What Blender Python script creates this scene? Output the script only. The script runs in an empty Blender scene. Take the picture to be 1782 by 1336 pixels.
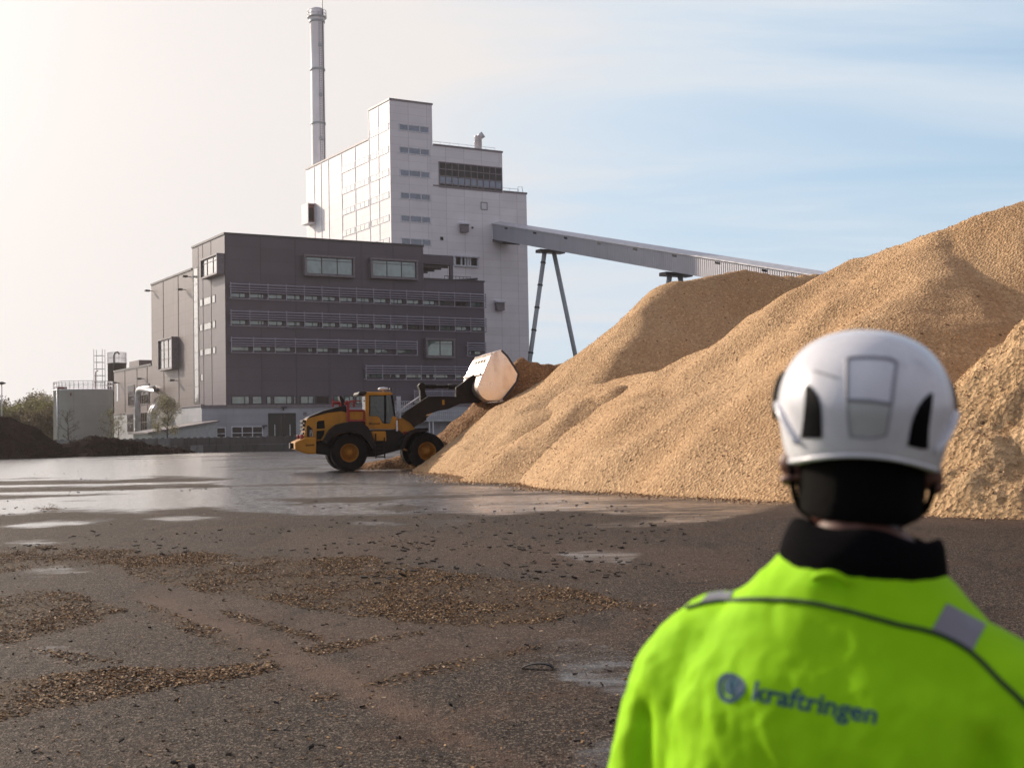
import bpy, bmesh, math, random
import numpy as np
from mathutils import Vector, Matrix, noise as mnoise
from mathutils.bvhtree import BVHTree

S = bpy.context.scene
COL = S.collection
rng = random.Random(7)
nrng = np.random.default_rng(11)
R_ = math.radians

# ------------------------------------------------------------------ camera
F = 2260.0                      # focal length in pixels of the 1782 px wide photograph
H = 1.75                        # eye height
PITCH = math.atan(81.4 / F)
ROLL = 0.018
fw = Vector((0, math.cos(PITCH), math.sin(PITCH)))
up0 = Vector((0, -math.sin(PITCH), math.cos(PITCH)))
rt0 = Vector((1, 0, 0))
rt = rt0 * math.cos(ROLL) - up0 * math.sin(ROLL)
upv = up0 * math.cos(ROLL) + rt0 * math.sin(ROLL)
EYE = Vector((0, 0, H))
cam = bpy.data.cameras.new('camera')
cam_o = bpy.data.objects.new('camera', cam)
COL.objects.link(cam_o)
M3 = Matrix((rt, upv, -fw)).transposed()
cam_o.matrix_world = Matrix.Translation(EYE) @ M3.to_4x4()
cam.sensor_width = 36.0
cam.lens = F / 1782 * 36.0
cam.clip_start = 0.05
cam.clip_end = 9000
cam.dof.use_dof = True
cam.dof.focus_distance = 24
cam.dof.aperture_fstop = 5.4
S.camera = cam_o

# ------------------------------------------------------------------ light
SUN_AZ, SUN_EL = 50.0, 23.0     # degrees left of the view axis, above the horizon
sdir = Vector((-math.sin(R_(SUN_AZ)) * math.cos(R_(SUN_EL)), math.cos(R_(SUN_AZ)) * math.cos(R_(SUN_EL)), math.sin(R_(SUN_EL))))
sl = bpy.data.lights.new('sun', 'SUN')
sl.energy = 5.0
sl.angle = R_(0.6)
sl.color = (1.0, 0.86, 0.70)
so = bpy.data.objects.new('sun', sl)
COL.objects.link(so)
so.rotation_euler = sdir.to_track_quat('Z', 'Y').to_euler()
so.location = (-60, 60, 60)

W = bpy.data.worlds.new('World')
S.world = W
W.use_nodes = True
nt = W.node_tree
nt.nodes.clear()
def wn(t, **k):
    n = nt.nodes.new(t)
    for a, b in k.items():
        setattr(n, a, b)
    return n
def wl(a, b):
    nt.links.new(a, b)
def wmath(op, a, b=None, clamp=False):
    n = wn('ShaderNodeMath', operation=op, use_clamp=clamp)
    for i, v in enumerate((a, b)):
        if v is None: continue
        if isinstance(v, (int, float)): n.inputs[i].default_value = v
        else: wl(v, n.inputs[i])
    return n.outputs[0]
out = wn('ShaderNodeOutputWorld'); bg = wn('ShaderNodeBackground')
sky = wn('ShaderNodeTexSky', sky_type='NISHITA', sun_disc=False, sun_elevation=R_(SUN_EL), sun_rotation=R_(-SUN_AZ))
sky.altitude = 20; sky.air_density = 1.0; sky.dust_density = 1.6; sky.ozone_density = 1.6
tc = wn('ShaderNodeTexCoord')
dot = wn('ShaderNodeVectorMath', operation='DOT_PRODUCT'); wl(tc.outputs['Generated'], dot.inputs[0]); dot.inputs[1].default_value = sdir
cs = wmath('MAXIMUM', dot.outputs['Value'], 0.0)
g1 = wmath('POWER', cs, 4.2)
g2 = wmath('POWER', cs, 60.0)
# thin high cloud: streaks drawn out along one direction of the cloud layer
sep = wn('ShaderNodeSeparateXYZ'); wl(tc.outputs['Generated'], sep.inputs[0])
zz = wmath('ADD', wmath('MAXIMUM', sep.outputs['Z'], 0.0), 0.12)
cx = wmath('DIVIDE', sep.outputs['X'], zz); cy = wmath('DIVIDE', sep.outputs['Y'], zz)
cmb = wn('ShaderNodeCombineXYZ'); wl(cx, cmb.inputs[0]); wl(cy, cmb.inputs[1])
mp = wn('ShaderNodeMapping'); wl(cmb.outputs[0], mp.inputs[0]); mp.inputs['Rotation'].default_value = (0, 0, R_(20)); mp.inputs['Scale'].default_value = (0.32, 0.95, 1)
nz = wn('ShaderNodeTexNoise'); wl(mp.outputs[0], nz.inputs['Vector']); nz.inputs['Scale'].default_value = 1.6; nz.inputs['Detail'].default_value = 8; nz.inputs['Roughness'].default_value = 0.55; nz.inputs['Distortion'].default_value = 0.6
mr = wn('ShaderNodeMapRange', interpolation_type='SMOOTHSTEP'); wl(nz.outputs['Fac'], mr.inputs['Value'])
mr.inputs['From Min'].default_value = 0.30; mr.inputs['From Max'].default_value = 0.72
veil = wmath('ADD', wmath('MULTIPLY', mr.outputs[0], 0.50), wmath('MULTIPLY', g1, 3.2), clamp=True)
veil = wmath('ADD', veil, 0.44, clamp=True)
def wstep(v, a, b):
    n = wn('ShaderNodeMapRange', interpolation_type='SMOOTHSTEP'); wl(v, n.inputs['Value'])
    n.inputs['From Min'].default_value = a; n.inputs['From Max'].default_value = b
    return n.outputs[0]
# the veil thins out overhead and away from the sun
veil = wmath('MULTIPLY', veil, wmath('SUBTRACT', 1.0, wmath('MULTIPLY', wstep(sep.outputs['Z'], .30, .65), .85)))
veil = wmath('MULTIPLY', veil, wmath('ADD', wmath('MULTIPLY', wstep(dot.outputs['Value'], -.55, .30), .70), .30))
g3 = wmath('POWER', cs, 24.0)
cc = wn('ShaderNodeMix', data_type='RGBA'); wl(wmath('ADD', wmath('MULTIPLY', mr.outputs[0], 0.45), wmath('MULTIPLY', g1, 3.0), clamp=True), cc.inputs['Factor'])
cc.inputs['A'].default_value = (3.2, 4.75, 6.2, 1); cc.inputs['B'].default_value = (5.85, 5.58, 5.42, 1)
hot = wn('ShaderNodeMix', data_type='RGBA', blend_type='ADD'); hot.inputs['Factor'].default_value = 1
gl = wn('ShaderNodeMix', data_type='RGBA'); wl(g2, gl.inputs['Factor']); gl.inputs['A'].default_value = (0, 0, 0, 1); gl.inputs['B'].default_value = (40, 36, 31, 1)
gl2 = wn('ShaderNodeMix', data_type='RGBA'); wl(g3, gl2.inputs['Factor']); gl2.inputs['A'].default_value = (0, 0, 0, 1); gl2.inputs['B'].default_value = (13, 11.8, 10.8, 1)
hot2 = wn('ShaderNodeMix', data_type='RGBA', blend_type='ADD'); hot2.inputs['Factor'].default_value = 1
wl(cc.outputs['Result'], hot2.inputs['A']); wl(gl2.outputs['Result'], hot2.inputs['B'])
wl(hot2.outputs['Result'], hot.inputs['A']); wl(gl.outputs['Result'], hot.inputs['B'])
mx = wn('ShaderNodeMix', data_type='RGBA'); wl(veil, mx.inputs['Factor']); wl(sky.outputs[0], mx.inputs['A']); wl(hot.outputs['Result'], mx.inputs['B'])
# pale even cloud added to the unseen sky behind and overhead, to neutralise shade
bk_f = wmath('MAXIMUM', wmath('SUBTRACT', 1.0, wstep(dot.outputs['Value'], -.45, .25)), wmath('MULTIPLY', wstep(sep.outputs['Z'], .35, .7), .8))
bkc = wn('ShaderNodeMix', data_type='RGBA'); wl(wmath('MULTIPLY', bk_f, .72), bkc.inputs['Factor']); wl(mx.outputs['Result'], bkc.inputs['A']); bkc.inputs['B'].default_value = (3.25, 2.9, 3.05, 1)
wl(bkc.outputs['Result'], bg.inputs['Color'])
bg.inputs['Strength'].default_value = 0.15
wl(bg.outputs[0], out.inputs['Surface'])

S.view_settings.view_transform = 'Standard'
S.view_settings.look = 'None'
S.view_settings.exposure = 0.0
S.view_settings.gamma = 1.0
S.render.engine = 'CYCLES'
S.cycles.max_bounces = 6
S.cycles.diffuse_bounces = 3
S.cycles.glossy_bounces = 3
S.cycles.transparent_max_bounces = 12
S.cycles.sample_clamp_indirect = 8.0

# ------------------------------------------------------------------ pixel helpers
def ray(px, py):
    return (fw * F + rt * (px - 891) - upv * (py - 668)).normalized()
def at_depth(px, py, Y):
    d = ray(px, py)
    return EYE + d * (Y / d.y)
def on_ground(px, py, z=0.0):
    d = ray(px, py)
    return EYE + d * ((z - H) / d.z)
def project(P):                 # numpy arrays of x, y, z -> pixel arrays
    x, y, z = P
    z = z - H
    X = x * rt.x + y * rt.y + z * rt.z
    U = x * upv.x + y * upv.y + z * upv.z
    D = x * fw.x + y * fw.y + z * fw.z
    D = np.where(D < 0.05, 0.05, D)
    return 891 + F * X / D, 668 - F * U / D

# ------------------------------------------------------------------ objects and tags
def tag(o, label=None, cat=None, group=None, kind=None):
    if label: o['label'] = label
    if cat: o['category'] = cat
    if group: o['group'] = group
    if kind: o['kind'] = kind
    return o
def empty(name, loc=(0, 0, 0), rz=0.0):
    o = bpy.data.objects.new(name, None)
    COL.objects.link(o)
    o.location = loc; o.rotation_euler = (0, 0, rz)
    o.empty_display_size = 0.3
    return o
def link_mesh(name, me, mat, parent=None):
    o = bpy.data.objects.new(name, me)
    COL.objects.link(o)
    if mat is not None:
        for m in (mat if isinstance(mat, (list, tuple)) else [mat]):
            me.materials.append(m)
    if parent is not None: o.parent = parent
    return o
def np_mesh(name, co, quads, smooth=False):
    me = bpy.data.meshes.new(name)
    co = np.asarray(co, dtype=np.float32); q = np.asarray(quads, dtype=np.int32)
    n = q.shape[1]
    me.vertices.add(len(co)); me.vertices.foreach_set('co', co.ravel())
    me.loops.add(q.size); me.loops.foreach_set('vertex_index', q.ravel())
    me.polygons.add(len(q))
    me.polygons.foreach_set('loop_start', np.arange(0, q.size, n, dtype=np.int32))
    me.polygons.foreach_set('use_smooth', np.full(len(q), smooth))
    me.update(calc_edges=True)
    me.validate()
    return me

def catmull(pts, n):
    pts = [Vector(p) for p in pts]
    P = [pts[0] * 2 - pts[1]] + pts + [pts[-1] * 2 - pts[-2]]
    o = []
    for i in range(1, len(P) - 2):
        for k in range(n):
            t = k / n
            a, b, c, d = P[i - 1], P[i], P[i + 1], P[i + 2]
            o.append(0.5 * ((2 * b) + (c - a) * t + (2 * a - 5 * b + 4 * c - d) * t * t + (3 * b - a - 3 * c + d) * t ** 3))
    o.append(pts[-1])
    return o

class MB:
    def __init__(self):
        self.v = []; self.f = []; self.sm = []
    def add(self, vs, fs, smooth=False):
        b = len(self.v)
        self.v += [tuple(p) for p in vs]
        for f in fs:
            self.f.append([b + i for i in f]); self.sm.append(smooth)
    def hexa(self, p):
        self.add(p, [(0, 1, 2, 3), (4, 7, 6, 5), (0, 4, 5, 1), (1, 5, 6, 2), (2, 6, 7, 3), (3, 7, 4, 0)])
    def box(self, x0, x1, y0, y1, z0, z1):
        self.hexa([(x0, y0, z0), (x1, y0, z0), (x1, y1, z0), (x0, y1, z0), (x0, y0, z1), (x1, y0, z1), (x1, y1, z1), (x0, y1, z1)])
    def fbox(self, fm, s0, s1, z0, z1, o0, o1):
        self.hexa([fm(s0, z0, o0), fm(s1, z0, o0), fm(s1, z1, o0), fm(s0, z1, o0), fm(s0, z0, o1), fm(s1, z0, o1), fm(s1, z1, o1), fm(s0, z1, o1)])
    def loop2(self, a, b):       # two matching closed outlines, capped
        n = len(a)
        self.add(list(a) + list(b), [tuple(range(n))] + [tuple(reversed(range(n, 2 * n)))] + [(i, (i + 1) % n, n + (i + 1) % n, n + i) for i in range(n)])
    def prism_y(self, poly, y0, y1):
        self.loop2([(x, y0, z) for x, z in poly], [(x, y1, z) for x, z in poly])
    def prism_z(self, poly, z0, z1):
        self.loop2([(x, y, z0) for x, y in poly], [(x, y, z1) for x, y in poly])
    def tube(self, pts, r, n=8, caps=True):
        pts = [Vector(p) for p in pts]
        rs = r if isinstance(r, (list, tuple)) else [r] * len(pts)
        rings = []
        ref = None
        for i, p in enumerate(pts):
            d = (pts[min(i + 1, len(pts) - 1)] - pts[max(i - 1, 0)])
            if d.length < 1e-9: d = Vector((0, 0, 1))
            d.normalize()
            if ref is None:
                ref = Vector((0, 0, 1)) if abs(d.z) < 0.9 else Vector((1, 0, 0))
            a = (ref - d * ref.dot(d))
            if a.length < 1e-6: a = d.orthogonal()
            a.normalize(); b = d.cross(a); ref = a
            rings.append([p + (a * math.cos(2 * math.pi * k / n) + b * math.sin(2 * math.pi * k / n)) * rs[i] for k in range(n)])
        vs = [q for g in rings for q in g]
        fs = [(i * n + k, i * n + (k + 1) % n, (i + 1) * n + (k + 1) % n, (i + 1) * n + k) for i in range(len(pts) - 1) for k in range(n)]
        self.add(vs, fs, True)
        if caps:
            self.add(rings[0], [tuple(range(n))]); self.add(rings[-1], [tuple(range(n))])
    def bar(self, a, b, w):      # square bar
        self.tube([a, b], w * 0.7071, 4)
        for i in range(-6, 0): self.sm[i] = False
    def lathe(self, prof, n=32, origin=(0, 0, 0), axis='z', smooth=True, caps=True):
        O = Vector(origin)
        def m(r, h, t):
            c, s = r * math.cos(t), r * math.sin(t)
            return O + (Vector((c, s, h)) if axis == 'z' else Vector((c, h, s)) if axis == 'y' else Vector((h, c, s)))
        vs = [m(r, h, 2 * math.pi * k / n) for r, h in prof for k in range(n)]
        fs = [(i * n + k, i * n + (k + 1) % n, (i + 1) * n + (k + 1) % n, (i + 1) * n + k) for i in range(len(prof) - 1) for k in range(n)]
        self.add(vs, fs, smooth)
        if caps:
            if prof[0][0] > 1e-6: self.add(vs[:n], [tuple(range(n))])
            if prof[-1][0] > 1e-6: self.add(vs[-n:], [tuple(range(n))])
    def build(self, name, mat, parent=None, bevel=0.0, weld=True):
        bm = bmesh.new()
        vs = [bm.verts.new(p) for p in self.v]
        for f, s in zip(self.f, self.sm):
            try:
                fc = bm.faces.new([vs[i] for i in f]); fc.smooth = s
            except ValueError:
                pass
        if weld: bmesh.ops.remove_doubles(bm, verts=bm.verts, dist=1e-5)
        bmesh.ops.recalc_face_normals(bm, faces=bm.faces)
        if bevel > 0:
            es = [e for e in bm.edges if len(e.link_faces) == 2 and e.calc_face_angle(0) > 0.6]
            bmesh.ops.bevel(bm, geom=es, offset=bevel, segments=2, profile=0.6, affect='EDGES', clamp_overlap=True)
        me = bpy.data.meshes.new(name)
        bm.to_mesh(me); bm.free()
        return link_mesh(name, me, mat, parent)

# ------------------------------------------------------------------ materials
class NT:
    def __init__(self, name):
        self.m = bpy.data.materials.new(name); self.m.use_nodes = True
        self.t = self.m.node_tree
        self.b = self.t.nodes['Principled BSDF']; self.o = self.t.nodes['Material Output']
    def n(self, t, **k):
        x = self.t.nodes.new(t)
        for a, b in k.items(): setattr(x, a, b)
        return x
    def l(self, a, b): self.t.links.new(a, b)
    def s(self, node, **k):
        for a, v in k.items():
            i = node.inputs[a.replace('_', ' ')]
            if hasattr(v, 'is_output') or isinstance(v, bpy.types.NodeSocket): self.l(v, i)
            else: i.default_value = v
        return node
    def pos(self, obj=True):
        c = self.n('ShaderNodeTexCoord'); return c.outputs['Object']
    def noise(self, vec, scale, detail=4, rough=0.55, dist=0.0):
        x = self.n('ShaderNodeTexNoise'); self.l(vec, x.inputs['Vector'])
        x.inputs['Scale'].default_value = scale; x.inputs['Detail'].default_value = detail
        x.inputs['Roughness'].default_value = rough; x.inputs['Distortion'].default_value = dist
        return x.outputs['Fac']
    def math(self, op, a, b=None, c=None, clamp=False):
        x = self.n('ShaderNodeMath', operation=op, use_clamp=clamp)
        for i, v in enumerate((a, b, c)):
            if v is None: continue
            if isinstance(v, (int, float)): x.inputs[i].default_value = v
            else: self.l(v, x.inputs[i])
        return x.outputs[0]
    def step(self, v, lo, hi):
        x = self.n('ShaderNodeMapRange', interpolation_type='SMOOTHSTEP'); self.l(v, x.inputs['Value'])
        x.inputs['From Min'].default_value = lo; x.inputs['From Max'].default_value = hi
        return x.outputs[0]
    def rng(self, v, lo, hi, a, b):
        x = self.n('ShaderNodeMapRange'); self.l(v, x.inputs['Value'])
        for k, q in (('From Min', lo), ('From Max', hi), ('To Min', a), ('To Max', b)): x.inputs[k].default_value = q
        return x.outputs[0]
    def mix(self, f, a, b, blend='MIX'):
        x = self.n('ShaderNodeMix', data_type='RGBA', blend_type=blend)
        for k, v in (('Factor', f), ('A', a), ('B', b)):
            if isinstance(v, (int, float)): x.inputs[k].default_value = v
            elif isinstance(v, (tuple, list)): x.inputs[k].default_value = (v[0], v[1], v[2], 1)
            else: self.l(v, x.inputs[k])
        return x.outputs['Result']
    def bump(self, h, strength=0.3, dist=0.02, normal=None):
        x = self.n('ShaderNodeBump'); self.l(h, x.inputs['Height'])
        x.inputs['Strength'].default_value = strength; x.inputs['Distance'].default_value = dist
        if normal is not None: self.l(normal, x.inputs['Normal'])
        return x.outputs[0]
    def mapping(self, vec, scale):
        x = self.n('ShaderNodeMapping'); self.l(vec, x.inputs[0]); x.inputs['Scale'].default_value = scale
        return x.outputs[0]
    def color(self, v): 
        if isinstance(v, (tuple, list)): self.b.inputs['Base Color'].default_value = (v[0], v[1], v[2], 1)
        else: self.l(v, self.b.inputs['Base Color'])
    def rough(self, v):
        if isinstance(v, (int, float)): self.b.inputs['Roughness'].default_value = v
        else: self.l(v, self.b.inputs['Roughness'])

def simple(name, col, rough=0.5, metal=0.0, var=0.12, scale=3.0, bump=0.0, bscale=60.0, spec=0.5, dirt=None):
    k = NT(name); p = k.pos()
    n = k.noise(p, scale, 5, 0.6)
    c2 = tuple(max(0, c * (1 - var * 2)) for c in col); c3 = tuple(min(1, c * (1 + var)) for c in col)
    c = k.mix(k.step(n, 0.3, 0.7), c2, c3)
    if dirt:
        d = k.noise(k.mapping(p, (1, 1, 0.35)), scale * 2.3, 6, 0.65)
        c = k.mix(k.math('MULTIPLY', k.step(d, 0.5, 0.75), dirt[3]), c, dirt[:3])
    k.color(c)
    k.rough(k.rng(n, 0.3, 0.7, max(0.02, rough - 0.08), min(1, rough + 0.08)))
    k.b.inputs['Metallic'].default_value = metal
    k.b.inputs['Specular IOR Level'].default_value = spec
    if bump > 0:
        k.l(k.bump(k.noise(p, bscale, 3), bump, 0.01), k.b.inputs['Normal'])
    return k.m

def panelled(name, col, su, sz, ou=0.0, oz=0.0, seam=0.35, hseam=0.55, lw=0.07, rough=0.45, var=0.05, streak=0.25, metal=0.0, axis_u=True):
    """sheet-metal cladding: seams every su along the wall (both wall directions) and sz up the wall"""
    k = NT(name); p = k.pos()
    sp = k.n('ShaderNodeSeparateXYZ'); k.l(p, sp.inputs[0])
    def line(v, s, o, w):
        f = k.math('FRACT', k.math('DIVIDE', k.math('ADD', v, o + 1000 * s), s))
        d = k.math('ABSOLUTE', k.math('SUBTRACT', f, 0.5))
        return k.math('GREATER_THAN', d, 0.5 - w / s / 2)
    gn = k.n('ShaderNodeNewGeometry')
    nn = k.n('ShaderNodeVectorTransform', vector_type='NORMAL', convert_from='WORLD', convert_to='OBJECT'); k.l(gn.outputs['True Normal'], nn.inputs[0])
    ns = k.n('ShaderNodeSeparateXYZ'); k.l(nn.outputs[0], ns.inputs[0])
    isx = k.math('GREATER_THAN', k.math('ABSOLUTE', ns.outputs['X']), 0.7)
    wall = k.math('ADD', k.math('MULTIPLY', isx, sp.outputs['Y']), k.math('MULTIPLY', k.math('SUBTRACT', 1.0, isx), sp.outputs['X']))
    lu = line(wall, su, ou, lw)
    lz = line(sp.outputs['Z'], sz, oz, lw * 0.8)
    n = k.noise(p, 0.35, 4)
    c = k.mix(k.step(n, 0.3, 0.7), tuple(x * (1 - var) for x in col), tuple(x * (1 + var) for x in col))
    # each panel its own slight shade
    wv = k.n('ShaderNodeTexWhiteNoise', noise_dimensions='2D')
    cb = k.n('ShaderNodeCombineXYZ')
    k.l(k.math('FLOOR', k.math('DIVIDE', k.math('ADD', wall, ou + 1000 * su), su)), cb.inputs[0]); k.l(k.math('FLOOR', k.math('DIVIDE', k.math('ADD', sp.outputs['Z'], oz + 1000 * sz), sz)), cb.inputs[1])
    k.l(cb.outputs[0], wv.inputs['Vector'])
    c = k.mix(1.0, c, k.rng(wv.outputs['Value'], 0, 1, 1 - var, 1 + var), 'MULTIPLY')
    # rain streaks
    st = k.noise(k.mapping(p, (1.6, 1.6, 0.05)), 1.0, 5, 0.7)
    c = k.mix(k.math('MULTIPLY', k.step(st, 0.56, 0.80), streak), c, tuple(x * 0.62 for x in col))
    c = k.mix(k.math('MULTIPLY', lu, seam), c, (0.02, 0.02, 0.022))
    c = k.mix(k.math('MULTIPLY', lz, seam * hseam), c, (0.02, 0.02, 0.022))
    k.color(c); k.rough(rough); k.b.inputs['Metallic'].default_value = metal
    h = k.math('SUBTRACT', k.math('MULTIPLY', k.noise(p, 0.8, 2), 0.3), k.math('ADD', k.math('MULTIPLY', lu, 0.2), k.math('MULTIPLY', lz, 0.15)))
    k.l(k.bump(h, 0.25, 0.03), k.b.inputs['Normal'])
    return k.m

def glass_dark(name, tint, ior=1.75, rough=0.02, wob=0.02):
    k = NT(name); p = k.pos()
    n = k.noise(p, 0.7, 3)
    k.color(k.mix(k.step(n, 0.35, 0.65), tuple(t * 0.6 for t in tint), tint))
    k.rough(rough); k.b.inputs['IOR'].default_value = ior
    k.b.inputs['Specular IOR Level'].default_value = 0.5
    k.l(k.bump(k.noise(p, 0.45, 2), wob, 0.3), k.b.inputs['Normal'])
    return k.m

MAT = {}
MAT['white_panel'] = panelled('white_cladding', (0.81, 0.78, 0.80), 3.42, 1.28, seam=0.27, lw=0.09, var=0.035, streak=0.30, rough=0.5)
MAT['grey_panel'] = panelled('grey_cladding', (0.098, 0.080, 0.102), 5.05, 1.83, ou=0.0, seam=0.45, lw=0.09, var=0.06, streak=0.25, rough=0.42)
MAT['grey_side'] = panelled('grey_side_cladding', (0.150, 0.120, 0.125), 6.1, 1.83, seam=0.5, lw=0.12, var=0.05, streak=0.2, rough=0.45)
MAT['concrete'] = panelled('concrete_panels', (0.36, 0.37, 0.40), 6.2, 1.15, seam=0.22, lw=0.05, var=0.10, streak=0.5, rough=0.85)
MAT['trim_dark'] = simple('dark_trim_metal', (0.055, 0.05, 0.058), 0.4, 0.2)
MAT['trim_grey'] = simple('grey_trim_metal', (0.20, 0.175, 0.19), 0.45, 0.1)
MAT['trim_white'] = simple('white_window_frame', (0.68, 0.69, 0.74), 0.45)
MAT['slat'] = simple('aluminium_slat', (0.40, 0.375, 0.44), 0.4, 0.15, var=0.06)
MAT['glass_teal'] = glass_dark('teal_window_glass', (0.17, 0.27, 0.25), 2.3)
MAT['glass_blue'] = glass_dark('blue_window_glass', (0.09, 0.14, 0.23), 2.2)
MAT['glass_side'] = glass_dark('side_window_glass', (0.30, 0.30, 0.30), 4.0)
MAT['glass_white'] = simple('pale_frosted_glass', (0.72, 0.72, 0.74), 0.12, 0.0, var=0.03, scale=0.4)
MAT['glass_black'] = glass_dark('black_window_glass', (0.02, 0.018, 0.02), 1.4)
MAT['black'] = simple('black_opening', (0.012, 0.011, 0.012), 0.8)
MAT['galv'] = simple('galvanised_steel', (0.60, 0.59, 0.62), 0.4, 0.25, var=0.10, scale=1.5)
MAT['steel_grey'] = simple('painted_grey_steel', (0.40, 0.43, 0.45), 0.45, 0.1, var=0.08)
MAT['door_green'] = simple('dark_green_door', (0.018, 0.022, 0.019), 0.5)
MAT['red_brown'] = simple('red_primer_steel', (0.22, 0.07, 0.055), 0.6)
# ------------------------------------------------------------------ building frame
C0 = at_depth(393.5, 700, 175.0); C0.z = 0
ANG = R_(30.7)
D2 = Vector((math.cos(ANG), math.sin(ANG), 0))      # along the shaded front
D1 = Vector((-math.sin(ANG), math.cos(ANG), 0))     # along the sunlit side, away from the camera
def RF(px, py, v=0.0):
    d = ray(px, py); t = (v - (EYE - C0).dot(D1)) / d.dot(D1)
    P = EYE + d * t - C0
    return P.dot(D2), P.z
def LF(px, py, u=0.0):
    d = ray(px, py); t = (u - (EYE - C0).dot(D2)) / d.dot(D2)
    P = EYE + d * t - C0
    return P.dot(D1), P.z
def FR(v0):   # front wall: s along the wall, o outward
    return lambda s, z, o: (s, v0 - o, z)
def FL(u0):   # side wall
    return lambda s, z, o: (u0 - o, s, z)

def window(parent, fm, s0, s1, z0, z1, splits=(), trans=(), frame='trim_dark', pane='glass_teal', fw_=0.09, proud=0.06):
    if s0 > s1: s0, s1 = s1, s0
    m = MB()
    m.fbox(fm, s0, s1, z1 - fw_, z1, -0.05, proud); m.fbox(fm, s0, s1, z0, z0 + fw_, -0.05, proud)
    m.fbox(fm, s0, s0 + fw_, z0 + fw_, z1 - fw_, -0.05, proud); m.fbox(fm, s1 - fw_, s1, z0 + fw_, z1 - fw_, -0.05, proud)
    for q in splits:
        c = s0 + (s1 - s0) * q
        m.fbox(fm, c - fw_ / 2, c + fw_ / 2, z0 + fw_, z1 - fw_, -0.05, proud - 0.012)
    for q in trans:
        c = z0 + (z1 - z0) * q
        m.fbox(fm, s0 + fw_, s1 - fw_, c - fw_ / 3, c + fw_ / 3, -0.05, proud - 0.02)
    f = m.build('window', MAT[frame], parent)
    g = MB(); g.fbox(fm, s0 + fw_ * 0.7, s1 - fw_ * 0.7, z0 + fw_ * 0.7, z1 - fw_ * 0.7, -0.03, 0.018)
    g.build('pane', MAT[pane], f)
    return f

def bay_window(parent, fm, s0, s1, z0, z1, p, splits, trans, pane, shell='trim_grey', rim=0.28):
    if s0 > s1: s0, s1 = s1, s0
    m = MB()
    m.fbox(fm, s0, s1, z0, z0 + rim, -0.05, p); m.fbox(fm, s0 - 0.06, s1 + 0.06, z1 - rim, z1, -0.05, p + 0.05)
    m.fbox(fm, s0, s0 + rim, z0 + rim, z1 - rim, -0.05, p); m.fbox(fm, s1 - rim, s1, z0 + rim, z1 - rim, -0.05, p)
    b = m.build('bay_window', MAT[shell], parent)
    f = MB()
    a0, a1, b0, b1 = s0 + rim, s1 - rim, z0 + rim, z1 - rim
    t = 0.10
    f.fbox(fm, a0, a1, b1 - t, b1, p - 0.35, p - 0.18); f.fbox(fm, a0, a1, b0, b0 + t, p - 0.35, p - 0.18)
    f.fbox(fm, a0, a0 + t, b0 + t, b1 - t, p - 0.35, p - 0.18); f.fbox(fm, a1 - t, a1, b0 + t, b1 - t, p - 0.35, p - 0.18)
    for q in splits:
        c = a0 + (a1 - a0) * q; f.fbox(fm, c - t / 2, c + t / 2, b0 + t, b1 - t, p - 0.35, p - 0.19)
    for q in trans:
        c = b0 + (b1 - b0) * q; f.fbox(fm, a0 + t, a1 - t, c - t / 3, c + t / 3, p - 0.35, p - 0.2)
    f.build('frame', MAT['trim_dark'], b)
    g = MB(); g.fbox(fm, a0 + t * .6, a1 - t * .6, b0 + t * .6, b1 - t * .6, p - 0.32, p - 0.26)
    g.build('pane', MAT[pane], b)
    return b

def louvre(parent, fm, s0, s1, ztop, zs, zbot, posts, out=0.75):
    m = MB()
    for z in zs:
        m.hexa([fm(s0, z - .11, out - .02), fm(s1, z - .11, out - .02), fm(s1, z - .08, out + .03), fm(s0, z - .08, out + .03),
                fm(s0, z + .02, out - .22), fm(s1, z + .02, out - .22), fm(s1, z + .06, out - .17), fm(s0, z + .06, out - .17)])
    l = m.build('sun_louvre', MAT['slat'], parent)
    b = MB()
    for s in posts:
        b.fbox(fm, s - .05, s + .05, zbot, ztop + .1, out - .12, out - .035)
        b.fbox(fm, s - .03, s + .03, ztop - .45, ztop - .37, -0.02, out - .12)
        b.fbox(fm, s - .03, s + .03, zbot + .02, zbot + .10, -0.02, out - .12)
    b.fbox(fm, s0, s1, zbot - .06, zbot, out - .12, out - .06)
    b.build('bracket', MAT['slat'], l)
    return l

# ================================================================= grey office and boiler hall
gb = empty('grey_building', C0, ANG)
tag(gb, 'dark grey metal clad plant building with rows of sun louvres above a concrete base', 'building')
u_a, zr = RF(736.3, 428.5)           # end of the high roof
_, zr = RF(393, 408.0)
u_b, zlow = RF(842, 491.5)           # end of the lower roof
zb = RF(420, 706)[1]                 # top of the concrete base
v_a, _ = LF(334.3, 433)
v_b, zl2 = LF(263, 497)
v_c, zl3 = LF(198.3, 648)
DEP = 19.0
m = MB()
m.box(0, u_a, 0, v_a + 0.0, zb, zr)
m.build('upper_wall', MAT['grey_panel'], gb)
m = MB(); m.box(u_a, u_b, 0.0, DEP - .2, zb, zlow); m.build('lower_wall', MAT['grey_panel'], gb)
m = MB(); m.box(0.004, 31, v_a, v_b, 0, zl2); m.build('hall_wall', MAT['grey_side'], gb)
m = MB(); m.box(0.008, 31, v_b, v_c, 0, zl3); m.build('annex_wall', MAT['grey_side'], gb)
m = MB()                              # roof edge flashings
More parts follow.
